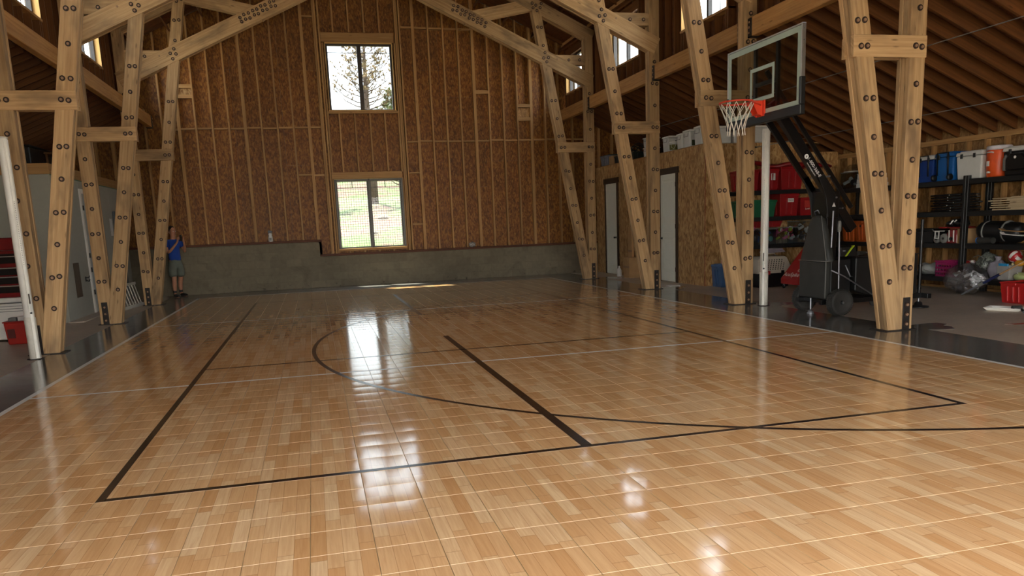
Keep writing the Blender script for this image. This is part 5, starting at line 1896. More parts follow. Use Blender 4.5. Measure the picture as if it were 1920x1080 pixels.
obj('body', b, M_BLACK, bg)
for yy in (-0.46, -0.85):
    obj('strap', MB().lathe([(0.176, -0.015), (0.18, 0), (0.176, 0.015)], (XR, yy, 1.05), 20, 'y'), M_PIPING, bg)
rl = thing('foam_roll', 'rolled dark mat with a bright blue end on the third shelf', 'mat roll', (9.26, -0.45, 0.85))
obj('roll', MB().cyl((9.27, -0.42, 0.905), (9.27, -0.72, 0.905), 0.052, n=18), M_PADCLOTH, rl)
obj('end_disc', MB().cyl((9.27, -0.405, 0.905), (9.27, -0.42, 0.905), 0.053, n=18), plain('bright blue foam', (30, 124, 214), 0.5), rl)
for i, (z, lab, m) in enumerate(((1.05, 'tan snowboard tilted on the third shelf', wood('tan board face', (190, 150, 100), (150, 110, 70), stain=0.05)), (0.99, 'white edged ski lying under the tan snowboard', M_WHITEP))):
    t = thing('snowboard' if i == 0 else 'ski', lab, 'snowboard' if i == 0 else 'ski', (9.3, -1.4, z))
    p = [(-0.86 - 0.03 * i, z + 0.045), (-0.94, z + 0.018), (-1.2, z), (-1.9, z - 0.03), (-1.9, z - 0.018), (-1.2, z + 0.013), (-0.94, z + 0.031), (-0.87 - 0.03 * i, z + 0.057)]
    obj('deck', MB().prism(p, 9.21, 9.45 - 0.12 * i, 'x', grain=(0, 1, 0)), m, t)
    obj('binding', MB().prism([(-1.62, z + 0.0), (-1.44, z + 0.005), (-1.46, z + 0.06), (-1.60, z + 0.05)], 9.25, 9.33, 'x'), M_BLACK, t, bevel=0.008)

# bottom shelf
cr = thing('plastic_crate', 'magenta plastic crate with slotted sides on the bottom shelf', 'crate', (9.36, 0.20, 0.26))
M_MAG = plain('magenta plastic', (150, 26, 86), 0.45)
c = MB()
y0, y1, xx0, xx1 = -0.01, 0.43, 9.20, 9.54
for z in (0.262, 0.33, 0.40, 0.47, 0.51):
    zz = 0.03
    c.box(xx0, xx0 + 0.012, y0, y1, z, z + zz)
    c.box(xx1 - 0.012, xx1, y0, y1, z, z + zz)
    c.box(xx0, xx1, y0, y0 + 0.012, z, z + zz)
    c.box(xx0, xx1, y1 - 0.012, y1, z, z + zz)
k = y0
while k <= y1 - 0.01:
    c.box(xx0 + 0.001, xx0 + 0.013, k, k + 0.014, 0.262, 0.54)
    k += 0.06
c.box(xx0, xx1, y0, y1, 0.26, 0.27)
obj('lattice', c, M_MAG, cr, kind='stuff')
obj('rim', frame_x(y0 - 0.008, y1 + 0.008, 0.52, 0.545, 0.0124, xx0 - 0.008, xx0 + 0.004), M_MAG, cr)
t = tote('storage_bin', 'light grey open bin with red and white balls, right of the magenta crate', 'storage bin', 9.33, -0.19, 0.26, 0.26, 0.22, 0.26, plain('light grey bin', (150, 152, 150), 0.5), None, None, False, 0, True)
for i, (px, py, m) in enumerate(((9.30, -0.20, M_RED), (9.36, -0.23, M_WHITEP))):
    t = thing('play_ball', ('red play ball in the light grey bin', 'white play ball in the light grey bin')[i], 'ball', (px, py, 0.48))
    obj('sphere', MB().ball((px, py, 0.50 + 0.01 * i), 0.055, 16), m, t)
    obj('panel_line', MB().lathe([(0.0555, -0.004), (0.0557, 0.004)], (px, py, 0.50 + 0.01 * i), 20, 'x'), M_WHITEP if i == 0 else M_RED, t)


def blob(cx, cy, cz, r, sq, seed, amp=0.22, n=22):
    m = MB().ball((0, 0, 0), 1.0, n)
    for i, p in enumerate(m.v):
        q = 1 + amp * (math.sin(p.x * 4.1 + seed) * math.sin(p.y * 5.3 + seed * 2) + 0.5 * math.sin(p.z * 9 + p.x * 7 + seed))
        m.v[i] = Vector((cx + p.x * r * sq[0] * q, cy + p.y * r * sq[1] * q, cz + p.z * r * sq[2] * q))
    return m


t = thing('foil_sheet', 'pale grey crumpled sheet heaped left of the magenta crate', 'sheet', (9.38, 0.72, 0.26))
obj('folds', blob(9.40, 0.72, 0.37, 0.20, (0.9, 1.2, 0.55), 2.2), plain('pale grey sheeting', (150, 152, 146), 0.55), t)
obj('hem', MB().tube([(9.22, 0.50, 0.33), (9.2, 0.70, 0.36), (9.23, 0.95, 0.34)], 0.008, 6), M_PIPING, t)
t = thing('knit_bundle', 'grey and black camouflage bundle on the bottom shelf behind the plastic bag', 'bundle', (9.44, -0.48, 0.26))
m = NT('camouflage cloth')
nz = m.noise(m.n('ShaderNodeTexCoord').outputs['Object'], 16, 3, 0.6, 1.5)
m.l(m.ramp(nz, (0.42, srgb(44, 46, 42)), (0.56, srgb(136, 140, 128)), (0.62, srgb(70, 74, 66))), m.p.inputs['Base Color'])
obj('cloth', blob(9.44, -0.48, 0.47, 0.20, (1.0, 0.85, 1.05), 5.1, 0.12), m.m, t)
obj('drawstring', MB().tube([(9.26, -0.34, 0.62), (9.24, -0.46, 0.66), (9.26, -0.58, 0.60)], 0.006, 6), M_PIPING, t)
t = thing('sports_bag', 'lilac grey drawstring bag above the clear plastic bag', 'bag', (9.38, -0.82, 0.26))
obj('cloth', blob(9.38, -0.76, 0.42, 0.16, (1.0, 0.9, 1.0), 7.4, 0.14), plain('lilac grey cloth', (140, 134, 142), 0.8), t)
obj('mouth', MB().lathe([(0.05, 0), (0.04, 0.04), (0.06, 0.08)], (9.36, -0.76, 0.56), 12), plain('lilac grey cloth', (140, 134, 142)), t)
t = thing('clear_tub', 'cloudy clear tub with a blue lid clip holding pale toys', 'tub', (9.36, -1.02, 0.26))
obj('tub', MB().taper(9.36, -0.99, 0.262, 0.52, 0.24, 0.22, 0.28, 0.26), plain('cloudy plastic', (164, 158, 150), 0.35), t, bevel=0.015, seg=2)
obj('clip', MB().box(9.20, 9.225, -1.10, -0.92, 0.50, 0.54), plain('bright blue clip', (34, 140, 190), 0.4), t, bevel=0.004)
t = thing('pool_toy', 'pale yellow green inflatable toy under the navy pole', 'toy', (9.32, -1.22, 0.26))
obj('body', blob(9.34, -1.26, 0.33, 0.13, (0.8, 1.2, 0.55), 3.3, 0.08), plain('pale lime vinyl', (176, 184, 120), 0.35), t)
obj('valve', MB().cyl((9.26, -1.24, 0.38), (9.25, -1.24, 0.40), 0.012, n=8), M_WHITEP, t)
for i, (py, pz, c1, c2, lab, r) in enumerate(((-1.10, 0.655, (176, 26, 28), (222, 216, 206), 'red and white volleyball resting on the bottom shelf heap', 0.105), (-1.40, 0.66, (28, 28, 30), (226, 224, 216), 'black and white ball at the right frame edge', 0.105))):
    t = thing('volleyball', lab, 'ball', (9.34, py, pz - r), 'balls on the bottom shelf')
    mats = [plain('ball colour %d' % (2 * i), c1, 0.4), plain('ball colour %d' % (2 * i + 1), c2, 0.4)]
    bm_ = MB()
    cx, n = 9.34, 24
    bm_.ball((0, 0, 0), r, n)
    for k, f in enumerate(bm_.f):
        c = sum((bm_.v[q] for q in f), Vector()) / len(f) / r
        ax = max(range(3), key=lambda q: abs(c[q]))
        u = c[(ax + 1) % 3] / max(1e-3, abs(c[ax]))
        bm_.m[k] = 1 if abs(u) < 0.34 else 0
    bm_.xform(Matrix.Translation((cx, py, pz)) @ Matrix.Rotation(0.6 + i, 4, 'X') @ Matrix.Rotation(0.5, 4, 'Y'))
    obj('panels', bm_, mats, t)
    obj('seam', MB().tube([Vector((cx, py, pz)) + Matrix.Rotation(0.6 + i, 3, 'X') @ Vector((math.cos(2 * PI * k / 24), math.sin(2 * PI * k / 24), 0)) * (r + 0.0005) for k in range(24)], 0.0012, 4, closed=True), M_PIPING, t)
t = thing('yellow_toy', 'yellow and orange plastic toy wedged below the volleyball', 'toy', (9.27, -1.24, 0.50))
obj('body', blob(9.28, -1.25, 0.55, 0.06, (0.8, 1.5, 0.8), 1.1, 0.15, 14), plain('yellow toy', (214, 150, 34), 0.45), t)
obj('knob', MB().ball((9.22, -1.17, 0.535), 0.022, 10), plain('cream toy', (220, 200, 150), 0.45), t)
# clear plastic bag of odds and ends on the floor before the rack
M_BAG = NT('crinkled clear bag')
M_BAG.t.nodes.remove(M_BAG.p)
_tr = M_BAG.n('ShaderNodeBsdfTransparent')
_tr.inputs[0].default_value = (0.78, 0.78, 0.80, 1)
_gl = M_BAG.n('ShaderNodeBsdfGlossy')
_gl.inputs['Roughness'].default_value = 0.12
_gl.inputs['Color'].default_value = (0.9, 0.9, 0.92, 1)
_bp = M_BAG.n('ShaderNodeBump')
_bp.inputs['Distance'].default_value = 0.03
M_BAG.l(M_BAG.noise(M_BAG.n('ShaderNodeTexCoord').outputs['Object'], 16, 4, 0.6, 1.0), _bp.inputs['Height'])
M_BAG.l(_bp.outputs[0], _gl.inputs['Normal'])
_mx = M_BAG.n('ShaderNodeMixShader')
_mx.inputs[0].default_value = 0.34
M_BAG.l(_tr.outputs[0], _mx.inputs[1])
M_BAG.l(_gl.outputs[0], _mx.inputs[2])
M_BAG.l(_mx.outputs[0], M_BAG.out.inputs[0])
pb = thing('plastic_bag', 'crinkled clear plastic bag of bottles spilling off the bottom shelf', 'bag', (9.0, -0.55, 0.0))
bgm = blob(9.02, -0.48, 0.27, 0.26, (0.85, 1.45, 0.98), 0.7, 0.12, 30)
for i, p in enumerate(bgm.v):
    w2 = 0.012 * math.sin(p.y * 70 + p.z * 40) + 0.012 * math.sin(p.z * 90 - p.y * 30)
    bgm.v[i] = Vector((p.x + w2, p.y + (0.25 * max(0, p.y + 0.30) if p.z < 0.35 else 0), max(0.006, p.z + w2)))
obj('film', bgm, M_BAG.m, pb)
jn = MB()
rb = random.Random(5)
for k in range(26):
    a = rb.uniform(0, 2 * PI)
    c = Vector((9.02 + rb.uniform(-0.14, 0.14), -0.48 + rb.uniform(-0.26, 0.24), 0.10 + rb.uniform(0, 0.28)))
    dd = Vector((math.cos(a) * 0.3, math.sin(a), rb.uniform(-0.5, 0.5))).normalized() * rb.uniform(0.04, 0.08)
    jn.cyl(c - dd, c + dd, rb.uniform(0.018, 0.035), rb.uniform(0.012, 0.03), 10, rb.randrange(3))
obj('contents', jn, [M_PIPING, M_WHITEP, M_PADCLOTH], pb, kind='stuff')
np_ = thing('navy_pole', 'navy and silver pole leaning over the clear plastic bag', 'pole', (8.85, -0.62, 0.0))
pa, pb2 = Vector((8.80, -0.62, 0.03)), Vector((9.10, -1.50, 0.60))
dv = pb2 - pa
obj('silver_shaft', MB().cyl(pa, pa + dv * 0.35, 0.014, 0.017, 10), M_GALV, np_)
obj('navy_grip', MB().cyl(pa + dv * 0.35, pa + dv * 0.62, 0.022, 0.022, 12), plain('navy sleeve', (24, 32, 74), 0.4), np_)
obj('tan_shaft', MB().cyl(pa + dv * 0.62, pb2, 0.014, 0.012, 10), M_CARD, np_)
obj('clasp', MB().cyl(pa + dv * 0.28, pa + dv * 0.36, 0.026, 0.024, 12), M_PIPING, np_)
t = tote('storage_tub', 'red open tub on the concrete floor before the right rack', 'tub', 8.78, -1.86, 0.0, 0.50, 0.50, 0.33, plain('red tub plastic', (176, 30, 28), 0.4), None, None, True, 3, True)
t = tote('storage_tub', 'dark maroon bin on the bottom shelf behind the navy pole', 'tub', 9.42, -1.72, 0.26, 0.40, 0.34, 0.30, plain('maroon plastic', (92, 18, 22), 0.45), None, None, False, 2, False)
tr = thing('paint_tray', 'white shallow paint tray lying on the concrete floor', 'paint tray', (7.75, -2.45, 0.0))
tm2 = MB()
tv = []
for z, gx, gy in ((0.0, 0.12, 0.20), (0.045, 0.16, 0.25), (0.04, 0.135, 0.225), (0.008, 0.10, 0.18)):
    tv += [(-gx, -gy, z), (gx, -gy, z), (gx, gy, z), (-gx, gy, z)]
tm2.add(tv, [(3, 2, 1, 0)] + [(4 * r + i, 4 * r + (i + 1) % 4, 4 * r + 4 + (i + 1) % 4, 4 * r + 4 + i) for r in range(3) for i in range(4)] + [(12, 13, 14, 15)])
tm2.xform(Matrix.Translation((7.83, -2.42, 0.002)) @ Matrix.Rotation(0.5, 4, 'Z'))
obj('pan', tm2, M_WHITE, tr, bevel=0.004)
obj('roller_frame', MB().tube([(7.78, -2.62, 0.05), (7.80, -2.72, 0.06), (7.72, -2.80, 0.05)], 0.008, 6), M_GALV, tr)
obj('roller_grip', MB().cyl((7.72, -2.80, 0.05), (7.62, -2.92, 0.04), 0.02, 0.018, 12), M_BLACK, tr)
obj('roller', MB().cyl((7.78, -2.58, 0.055), (7.90, -2.62, 0.055), 0.03, n=12), M_PADCLOTH, tr)

# left half of the right wall rack
for i, (y, lab) in enumerate(((2.92, 'orange tote beside the pump handle, left of a pair'), (2.52, 'orange tote right of a pair, partly behind the near truss leg'))):
    t = tote('storage_bin', lab, 'storage bin', 9.42, y, 0.85, 0.40, 0.37, 0.44, plain('burnt orange plastic', (186, 84, 26), 0.45), M_BLACK, 'orange totes', True, 2)
    obj('knob', MB().cyl((9.215, y - 0.02, 1.17), (9.195, y - 0.02, 1.17), 0.022, n=12), M_BLACK, t)
clear_box('clear bin of pale crumpled paper on the top shelf behind the hoop', 9.22, 9.62, 2.75, 3.2, 1.94, 0.34, [SM[1], SM[1], SM[7]], 8, 'clear bins of paper')
t = thing('paper_stack', 'stack of white flat cartons on the top shelf behind the near truss leg', 'cartons', (9.40, 2.45, 1.94))
for k in range(3):
    obj('carton', MB().box(9.22 + 0.01 * k, 9.6, 2.22 + 0.03 * k, 2.70, 1.94 + 0.09 * k, 2.025 + 0.09 * k), M_WHITEP, t, bevel=0.003)
for i, (y, lab) in enumerate(((3.05, 'clear plastic dome lid on the paper bin, nearer the hoop arm'), (2.62, 'clear plastic dome lid on the white cartons'))):
    z0 = 2.285 if i == 0 else 2.21
    t = thing('dome_lid', lab, 'lid', (9.42, y, z0), 'clear dome lids')
    obj('dome', MB().lathe([(0.19, z0), (0.18, z0 + 0.05), (0.15, z0 + 0.11), (0.09, z0 + 0.145), (0.01, z0 + 0.155)], (9.42, y, 0), 24), M_CLEAR, t)
    obj('lip', MB().lathe([(0.20, z0), (0.20, z0 + 0.012), (0.188, z0 + 0.012)], (9.42, y, 0), 24), M_WHITEP, t)

# ------------------------------------------------------------------ things on the storage room roof
LZ = RZ + 0.015


def square_pail(label, cx, cy, w, d, h, sticker=None, z0=LZ, grp='white square pails'):
    t = thing('square_pail', label, 'pail', (cx, cy, z0), grp)
    obj('body', MB().taper(cx, cy, z0, z0 + h * 0.88, w * 0.90, d * 0.90, w * 0.98, d * 0.98), M_WHITEP, t, bevel=0.02, seg=2)
    l = MB()
    l.taper(cx, cy, z0 + h * 0.885, z0 + h * 0.97, w * 1.04, d * 1.04, w * 1.02, d * 1.02)
    l.taper(cx, cy, z0 + h * 0.97, z0 + h, w * 0.84, d * 0.84, w * 0.82, d * 0.82)
    obj('lid', l, M_WHITE, t, bevel=0.01, seg=2)
    obj('bail', MB().tube([(cx - w * 0.505, cy - d * 0.3, z0 + h * 0.8), (cx - w * 0.53, cy - d * 0.28, z0 + h * 0.62), (cx - w * 0.53, cy + d * 0.28, z0 + h * 0.62), (cx - w * 0.505, cy + d * 0.3, z0 + h * 0.8)], 0.005, 5), M_PIPING, t)
    if sticker:
        yy = cy - d * 0.48 if sticker[2] == 'y' else None
        if sticker[2] == 'y':
            obj('sticker', MB().box(cx - w * 0.36, cx + w * 0.36, cy - d * 0.50, cy - d * 0.485, z0 + h * 0.12, z0 + h * 0.42), sticker[0], t)
            obj('sticker_mark', MB().prism([(cx - 0.03, z0 + h * 0.50), (cx + 0.03, z0 + h * 0.50), (cx + 0.035, z0 + h * 0.60), (cx, z0 + h * 0.72), (cx - 0.035, z0 + h * 0.60)], cy - d * 0.508, cy - d * 0.488, 'y'), M_BLACK, t)
    return t


M_OLIVE = plain('olive label', (112, 108, 50), 0.5)
M_GREENLAB = plain('dark green label', (70, 78, 44), 0.5)
square_pail('white square pail behind the small round bucket on the room roof', 6.78, 6.14, 0.38, 0.34, 0.38, (M_PIPING, 0, 'y'))
square_pail('white square pail left of the one with a green label', 6.76, 5.42, 0.34, 0.26, 0.36)
square_pail('white square pail with a green label on the room roof', 6.80, 5.08, 0.40, 0.34, 0.40, (M_GREENLAB, 0, 'y'))
square_pail('white square pail next to the leaning truss leg on the room roof', 6.78, 4.55, 0.36, 0.34, 0.42)
square_pail('lower white pail of the two stacked beside the third truss post', 6.76, 7.30, 0.34, 0.30, 0.24, (M_PIPING, 0, 'y'))
square_pail('upper white pail of the two stacked beside the third truss post', 6.76, 7.30, 0.34, 0.30, 0.24, None, LZ + 0.241)
rb_ = thing('round_bucket', 'small round white bucket with an olive label on the room roof', 'bucket', (6.64, 5.80, LZ))
obj('pail', MB().lathe([(0.085, LZ), (0.10, LZ + 0.19)], (6.64, 5.79, 0), 22), M_WHITEP, rb_)
obj('wrap_label', MB().lathe([(0.0885, LZ + 0.03), (0.0985, LZ + 0.15)], (6.64, 5.79, 0), 22), M_OLIVE, rb_)
obj('lid', MB().lathe([(0.106, LZ + 0.19), (0.106, LZ + 0.215), (0.09, LZ + 0.222), (0.01, LZ + 0.222)], (6.64, 5.79, 0), 22), M_WHITE, rb_)
obj('bail', MB().tube([(6.55, 5.74, LZ + 0.18), (6.54, 5.70, LZ + 0.08), (6.60, 5.695, LZ + 0.05), (6.66, 5.69, LZ + 0.17)], 0.004, 5), M_WHITEP, rb_)
for i, (x, lab) in enumerate(((6.98, 'white pail above the net, at the near edge of the room roof'), (7.40, 'white pail just right of the hoop net on the room roof'), (7.84, 'white pail above the right net post on the room roof'))):
    square_pail(lab, x, 4.24, 0.38, 0.34, 0.36)
gb = tote('storage_bin', 'grey bin with a dark teal lid edge at the far end of the room roof', 'storage bin', 6.80, 10.18, LZ, 0.44, 0.62, 0.30, plain('grey loft bin', (120, 122, 132), 0.5), plain('teal lid', (34, 72, 66), 0.45))
t = thing('carton', 'brown carton standing beside the grey loft bin', 'carton', (6.74, 9.66, LZ))
obj('walls', MB().box(6.60, 6.90, 9.50, 9.82, LZ, LZ + 0.24), M_CARD, t)
obj('flap', MB().box(6.60, 6.90, 9.49, 9.65, LZ + 0.24, LZ + 0.246), M_CARD, t)
t = thing('carton', 'tall brown carton behind the grey loft bin', 'carton', (7.25, 10.2, LZ))
obj('walls', MB().box(7.08, 7.42, 9.98, 10.42, LZ, LZ + 0.52), M_CARD, t)
obj('flap', MB().box(7.08, 7.25, 9.98, 10.42, LZ + 0.52, LZ + 0.526), M_CARD, t)
t = tote('storage_bin', 'small charcoal bin near the carton on the room roof', 'storage bin', 6.74, 9.18, LZ, 0.34, 0.42, 0.20, M_PADCLOTH, M_BLACK)
for i, (y, lab) in enumerate(((8.30, 'dark plastic crate with green handle seen between truss posts'), )):
    t = tote('storage_bin', lab, 'storage bin', 6.78, y, LZ, 0.38, 0.44, 0.22, plain('dark green crate', (34, 44, 36), 0.5), None, None, True, 2, True)
tk = thing('cable_coil', 'tangle of dark cable loops lying in the dark plastic crate', 'cable coil', (6.78, 8.3, LZ + 0.06))
cc = MB()
for k in range(6):
    a0 = k * 1.1
    cc.tube([(6.78 + (0.12 + 0.01 * k) * math.cos(q * 0.42 + a0), 8.3 + 0.15 * math.sin(q * 0.42 + a0), LZ + 0.20 + 0.16 * math.sin(q * 0.42) * (0.5 + 0.1 * k) + 0.02 * k) for q in range(15)], 0.011, 6)
obj('loops', cc, M_PADCLOTH, tk, kind='stuff')

# ------------------------------------------------------------------ left side clutter
fz = thing('chest_freezer', 'white low chest appliance under the red tool chest', 'freezer', (-6.75, 2.75, 0))
obj('body', MB().box(-7.5, -6.08, 2.35, 3.0, 0.03, 0.60), M_WHITE, fz, bevel=0.02, seg=2)
obj('lid', MB().box(-7.51, -6.07, 2.33, 3.01, 0.61, 0.69), M_WHITE, fz, bevel=0.02, seg=2)
obj('gasket', MB().box(-7.49, -6.09, 2.345, 2.99, 0.60, 0.61), M_BLACK, fz)
for z in (0.47, 0.51, 0.55):
    obj('groove', MB().box(-7.46, -6.10, 2.346, 2.352, z, z + 0.008), M_PIPING, fz)
for x in (-7.42, -6.16):
    obj('foot', MB().box(x - 0.03, x + 0.03, 2.42, 2.50, 0, 0.03), M_BLACK, fz)
tc = thing('tool_chest', 'dark red tool chest with black drawer fronts on the white appliance', 'tool chest', (-6.75, 2.7, 0.69))
obj('carcass', MB().box(-7.45, -6.12, 2.42, 2.95, 0.69, 1.42), M_REDDARK, tc, bevel=0.01)
obj('lid', MB().box(-7.46, -6.11, 2.40, 2.96, 1.425, 1.62), M_REDDARK, tc, bevel=0.02, seg=2)
for k, z in enumerate((0.76, 0.90, 1.04, 1.22)):
    dr = obj('drawer', MB().box(-7.40, -6.16, 2.40, 2.42, z, z + (0.12 if k < 3 else 0.15)), M_BLACKGLOSS, tc, bevel=0.004)
    obj('pull', MB().box(-7.38, -6.18, 2.388, 2.40, z + 0.10, z + 0.115), M_ALU, dr)
bk = thing('red_bucket', 'square red bucket with a printed face behind the left net post', 'bucket', (-6.22, 2.0, 0))
obj('pail', MB().taper(-6.20, 2.0, 0.0, 0.34, 0.28, 0.26, 0.33, 0.30), plain('red bucket plastic', (176, 34, 22), 0.45), bk, bevel=0.02, seg=2)
obj('rim', frame_x(0, 0, 0, 0, 0, 0, 0) if False else MB().taper(-6.20, 2.0, 0.335, 0.355, 0.35, 0.32, 0.35, 0.32), plain('red bucket plastic', (176, 34, 22)), bk, bevel=0.006)
obj('printed_patch', MB().box(-6.32, -6.22, 1.845, 1.862, 0.10, 0.24), plain('dark red print', (96, 30, 22), 0.6), bk)
t = thing('rag', 'grey rag and white carton lying on the red bucket lid', 'rag', (-6.2, 2.0, 0.355))
obj('cloth', MB().box(-6.30, -6.19, 1.88, 2.02, 0.356, 0.41), M_PIPING, t, bevel=0.012, seg=2)
obj('carton', MB().box(-6.18, -6.08, 1.92, 2.06, 0.356, 0.42), M_WHITEP, t, bevel=0.003)
M_LAD = plain('dull ladder aluminium', (196, 192, 180), 0.5, 0.2, 0.1)
ld = thing('step_ladder', 'grey aluminium ladder lying on its side along the grey wall', 'ladder', (-5.9, 7.3, 0))
A0, A1 = Vector((-5.84, 6.45, 0.035)), Vector((-5.66, 8.32, 0.035))
off = Vector((-0.13, 0.05, 0.48))
obj('rail', MB().beam(A0, A1, 0.03, 0.07), M_LAD, ld)
obj('rail', MB().beam(A0 + off, A1 + off, 0.03, 0.06), M_LAD, ld)
for k in range(10):
    q = A0 + (A1 - A0) * ((k + 0.5) / 10)
    obj('rung', MB().beam(q, q + off, 0.016, 0.03, (0, 1, 0)), M_LAD, ld)

# back wall ledge
t = thing('dispenser_bottle', 'small white bottle with a dark trigger top on the wall ledge', 'bottle', (-2.78, YB - 0.02, 1.305))
obj('bottle', MB().lathe([(0.055, 1.305), (0.058, 1.32), (0.058, 1.42), (0.04, 1.46), (0.05, 1.50), (0.035, 1.53)], (-2.78, YB - 0.03, 0), 16), M_WHITEP, t)
obj('label_patch', MB().box(-2.81, -2.75, YB - 0.092, YB - 0.085, 1.33, 1.41), M_PIPING, t)
obj('trigger_top', MB().prism([(-2.83, 1.53), (-2.73, 1.53), (-2.72, 1.58), (-2.80, 1.61), (-2.84, 1.58)], YB - 0.05, YB - 0.01, 'y'), M_BLACK, t)
t = thing('crumpled_wrap', 'crumpled grey plastic wrap on the ledge right of the lower window', 'wrap', (2.72, YB - 0.02, 0.905))
obj('film', blob(2.72, YB - 0.03, 0.975, 0.075, (1.2, 0.7, 0.95), 4.4, 0.25, 16), plain('grey film', (150, 146, 142), 0.25), t)
obj('tape', MB().tube([(2.65, YB - 0.09, 0.97), (2.72, YB - 0.10, 1.0), (2.79, YB - 0.09, 0.96)], 0.005, 5), M_WHITEP, t)
for i, (x, y, lab) in enumerate(((6.02, 4.55, 'flat pale scrap lying on the floor before the nearer white door'),)):
    m = MB().prism([(x - 0.14, y - 0.1), (x + 0.10, y - 0.14), (x + 0.16, y + 0.05), (x + 0.02, y + 0.16), (x - 0.13, y + 0.1)], 0.004, 0.018, 'z')
    single('floor_scrap', m, M_WHITEP, lab, 'scrap', bevel=0.004)
for i, (y0, y1, h, dx, lab) in enumerate(((7.45, 7.85, 0.52, 0.30, 'low brown cardboard box on the floor between the two white doors'), (7.86, 8.12, 1.30, 0.05, 'tall flattened brown cardboard box leaning on the strand board between the doors'))):
    t = thing('cardboard_box', lab, 'box', (6.4, (y0 + y1) / 2, 0))
    obj('walls', MB().box(6.48 - dx, 6.49, y0, y1, 0.0, h), M_CARD, t, bevel=0.004)
    obj('tape', MB().box(6.477 - dx, 6.48 - dx, y0, y1, h * 0.5, h * 0.5 + 0.05), plain('brown tape', (150, 112, 70), 0.4), t)
    obj('flap', MB().box(6.48 - dx, 6.49, y0, (y0 + y1) / 2, h, h + 0.005), M_CARD, t)
t = thing('white_bottle', 'small white jug standing by the cardboard boxes', 'jug', (6.22, 8.2, 0))
obj('jug', MB().lathe([(0.06, 0.0), (0.065, 0.02), (0.065, 0.17), (0.03, 0.23), (0.025, 0.25)], (6.22, 8.25, 0), 16), M_WHITEP, t)
obj('cap', MB().lathe([(0.03, 0.25), (0.03, 0.28), (0.02, 0.285)], (6.22, 8.25, 0), 12), M_WHITE, t)

# ------------------------------------------------------------------ person by the far wall
def skin(name, joints, edges, mat, parent, sub=2, root=0):
    """continuous surface grown over joints [(x, y, z, radius_x, radius_y)]"""
    me = bpy.data.meshes.new(name)
    me.from_pydata([j[:3] for j in joints], edges, [])
    o = bpy.data.objects.new(name, me)
    COL.objects.link(o)
    o.parent = parent
    sm = o.modifiers.new('skin', 'SKIN')
    if not me.skin_vertices:
        me.attributes  # layer is made with the modifier
    sm.use_smooth_shade = True
    sm.branch_smoothing = 0.4
    for i, j in enumerate(joints):
        sv = me.skin_vertices[0].data[i]
        sv.radius = (j[3], j[4] if len(j) > 4 else j[3])
        sv.use_root = (i == root)
    ss = o.modifiers.new('smooth', 'SUBSURF')
    ss.levels = ss.render_levels = sub
    me.materials.append(mat)
    return o


PX, PY = -5.16, 10.28
man = thing('person', 'person in blue t-shirt and grey shorts holding up a phone by the far wall', 'person', (0, 0, 0))
M_SKINC = plain('skin', (178, 124, 94), 0.55, var=0.06)
M_HAIR = plain('dark hair', (40, 30, 26), 0.7)
M_TEE = plain('royal blue cotton', (30, 66, 148), 0.85, var=0.08)
M_SHORT = plain('grey green cotton', (104, 108, 96), 0.9, var=0.1)
M_SHOE = plain('dark shoe', (34, 32, 32), 0.6)
J = [(0, 0.01, 0.95, .13, .10), (0, 0.015, 1.10, .125, .095), (0, 0.01, 1.28, .15, .105), (0, 0.01, 1.42, .13, .085), (0, 0.0, 1.50, .055, .055), (0, -0.02, 1.57, .062, .066), (0, -0.03, 1.65, .078, .095), (0, -0.025, 1.73, .074, .09), (0, -0.01, 1.785, .045, .055)]
E = [(i, i + 1) for i in range(8)]


def chain(start, pts):
    k = start
    for p in pts:
        J.append(p)
        E.append((k, len(J) - 1))
        k = len(J) - 1
    return k


ends = {}
# legs (feet point forward, -y), the left one half a step behind
for sx, fy in ((1, 0.10), (-1, -0.06)):
    chain(0, [(sx * .10, 0.01, 0.88, .095, .10), (sx * .12, fy * 0.3 - 0.01, 0.68, .082, .085), (sx * .13, fy * 0.7 - 0.02, 0.49, .058, .062), (sx * .135, fy + 0.01, 0.32, .056, .06), (sx * .14, fy + 0.02, 0.10, .036, .04), (sx * .145, fy - 0.02, 0.05, .042, .04), (sx * .16, fy - 0.13, 0.035, .046, .030), (sx * .165, fy - 0.19, 0.03, .036, .022)])
# arms: elbows down and out, forearms up, both hands at the phone
for sx in (1, -1):
    w = chain(3, [(sx * .17, 0.02, 1.42, .058), (sx * .215, 0.0, 1.36, .05), (sx * .235, -0.05, 1.24, .043), (sx * .235, -0.10, 1.14, .038), (sx * .18, -0.20, 1.24, .036), (sx * .115, -0.29, 1.36, .027), (sx * .09, -0.315, 1.405, .026)])
    # palm and five fingers curled round the phone edge
    palm = chain(w, [(sx * .078, -0.325, 1.445, .030, .016)])
    for k, (dz, ln) in enumerate(((0.012, .9), (0.032, 1.0), (0.052, .95), (0.068, .78))):
        chain(palm, [(sx * .088, -0.350, 1.455 + dz, .0095), (sx * .070, -0.368, 1.462 + dz, .0085), (sx * (.070 - .026 * ln), -0.366, 1.464 + dz, .0075)])
    chain(palm, [(sx * .060, -0.315, 1.455, .011), (sx * .046, -0.318, 1.485, .0095), (sx * .040, -0.326, 1.510, .008)])
body = skin('body', J, E, M_SKINC, man, 1)
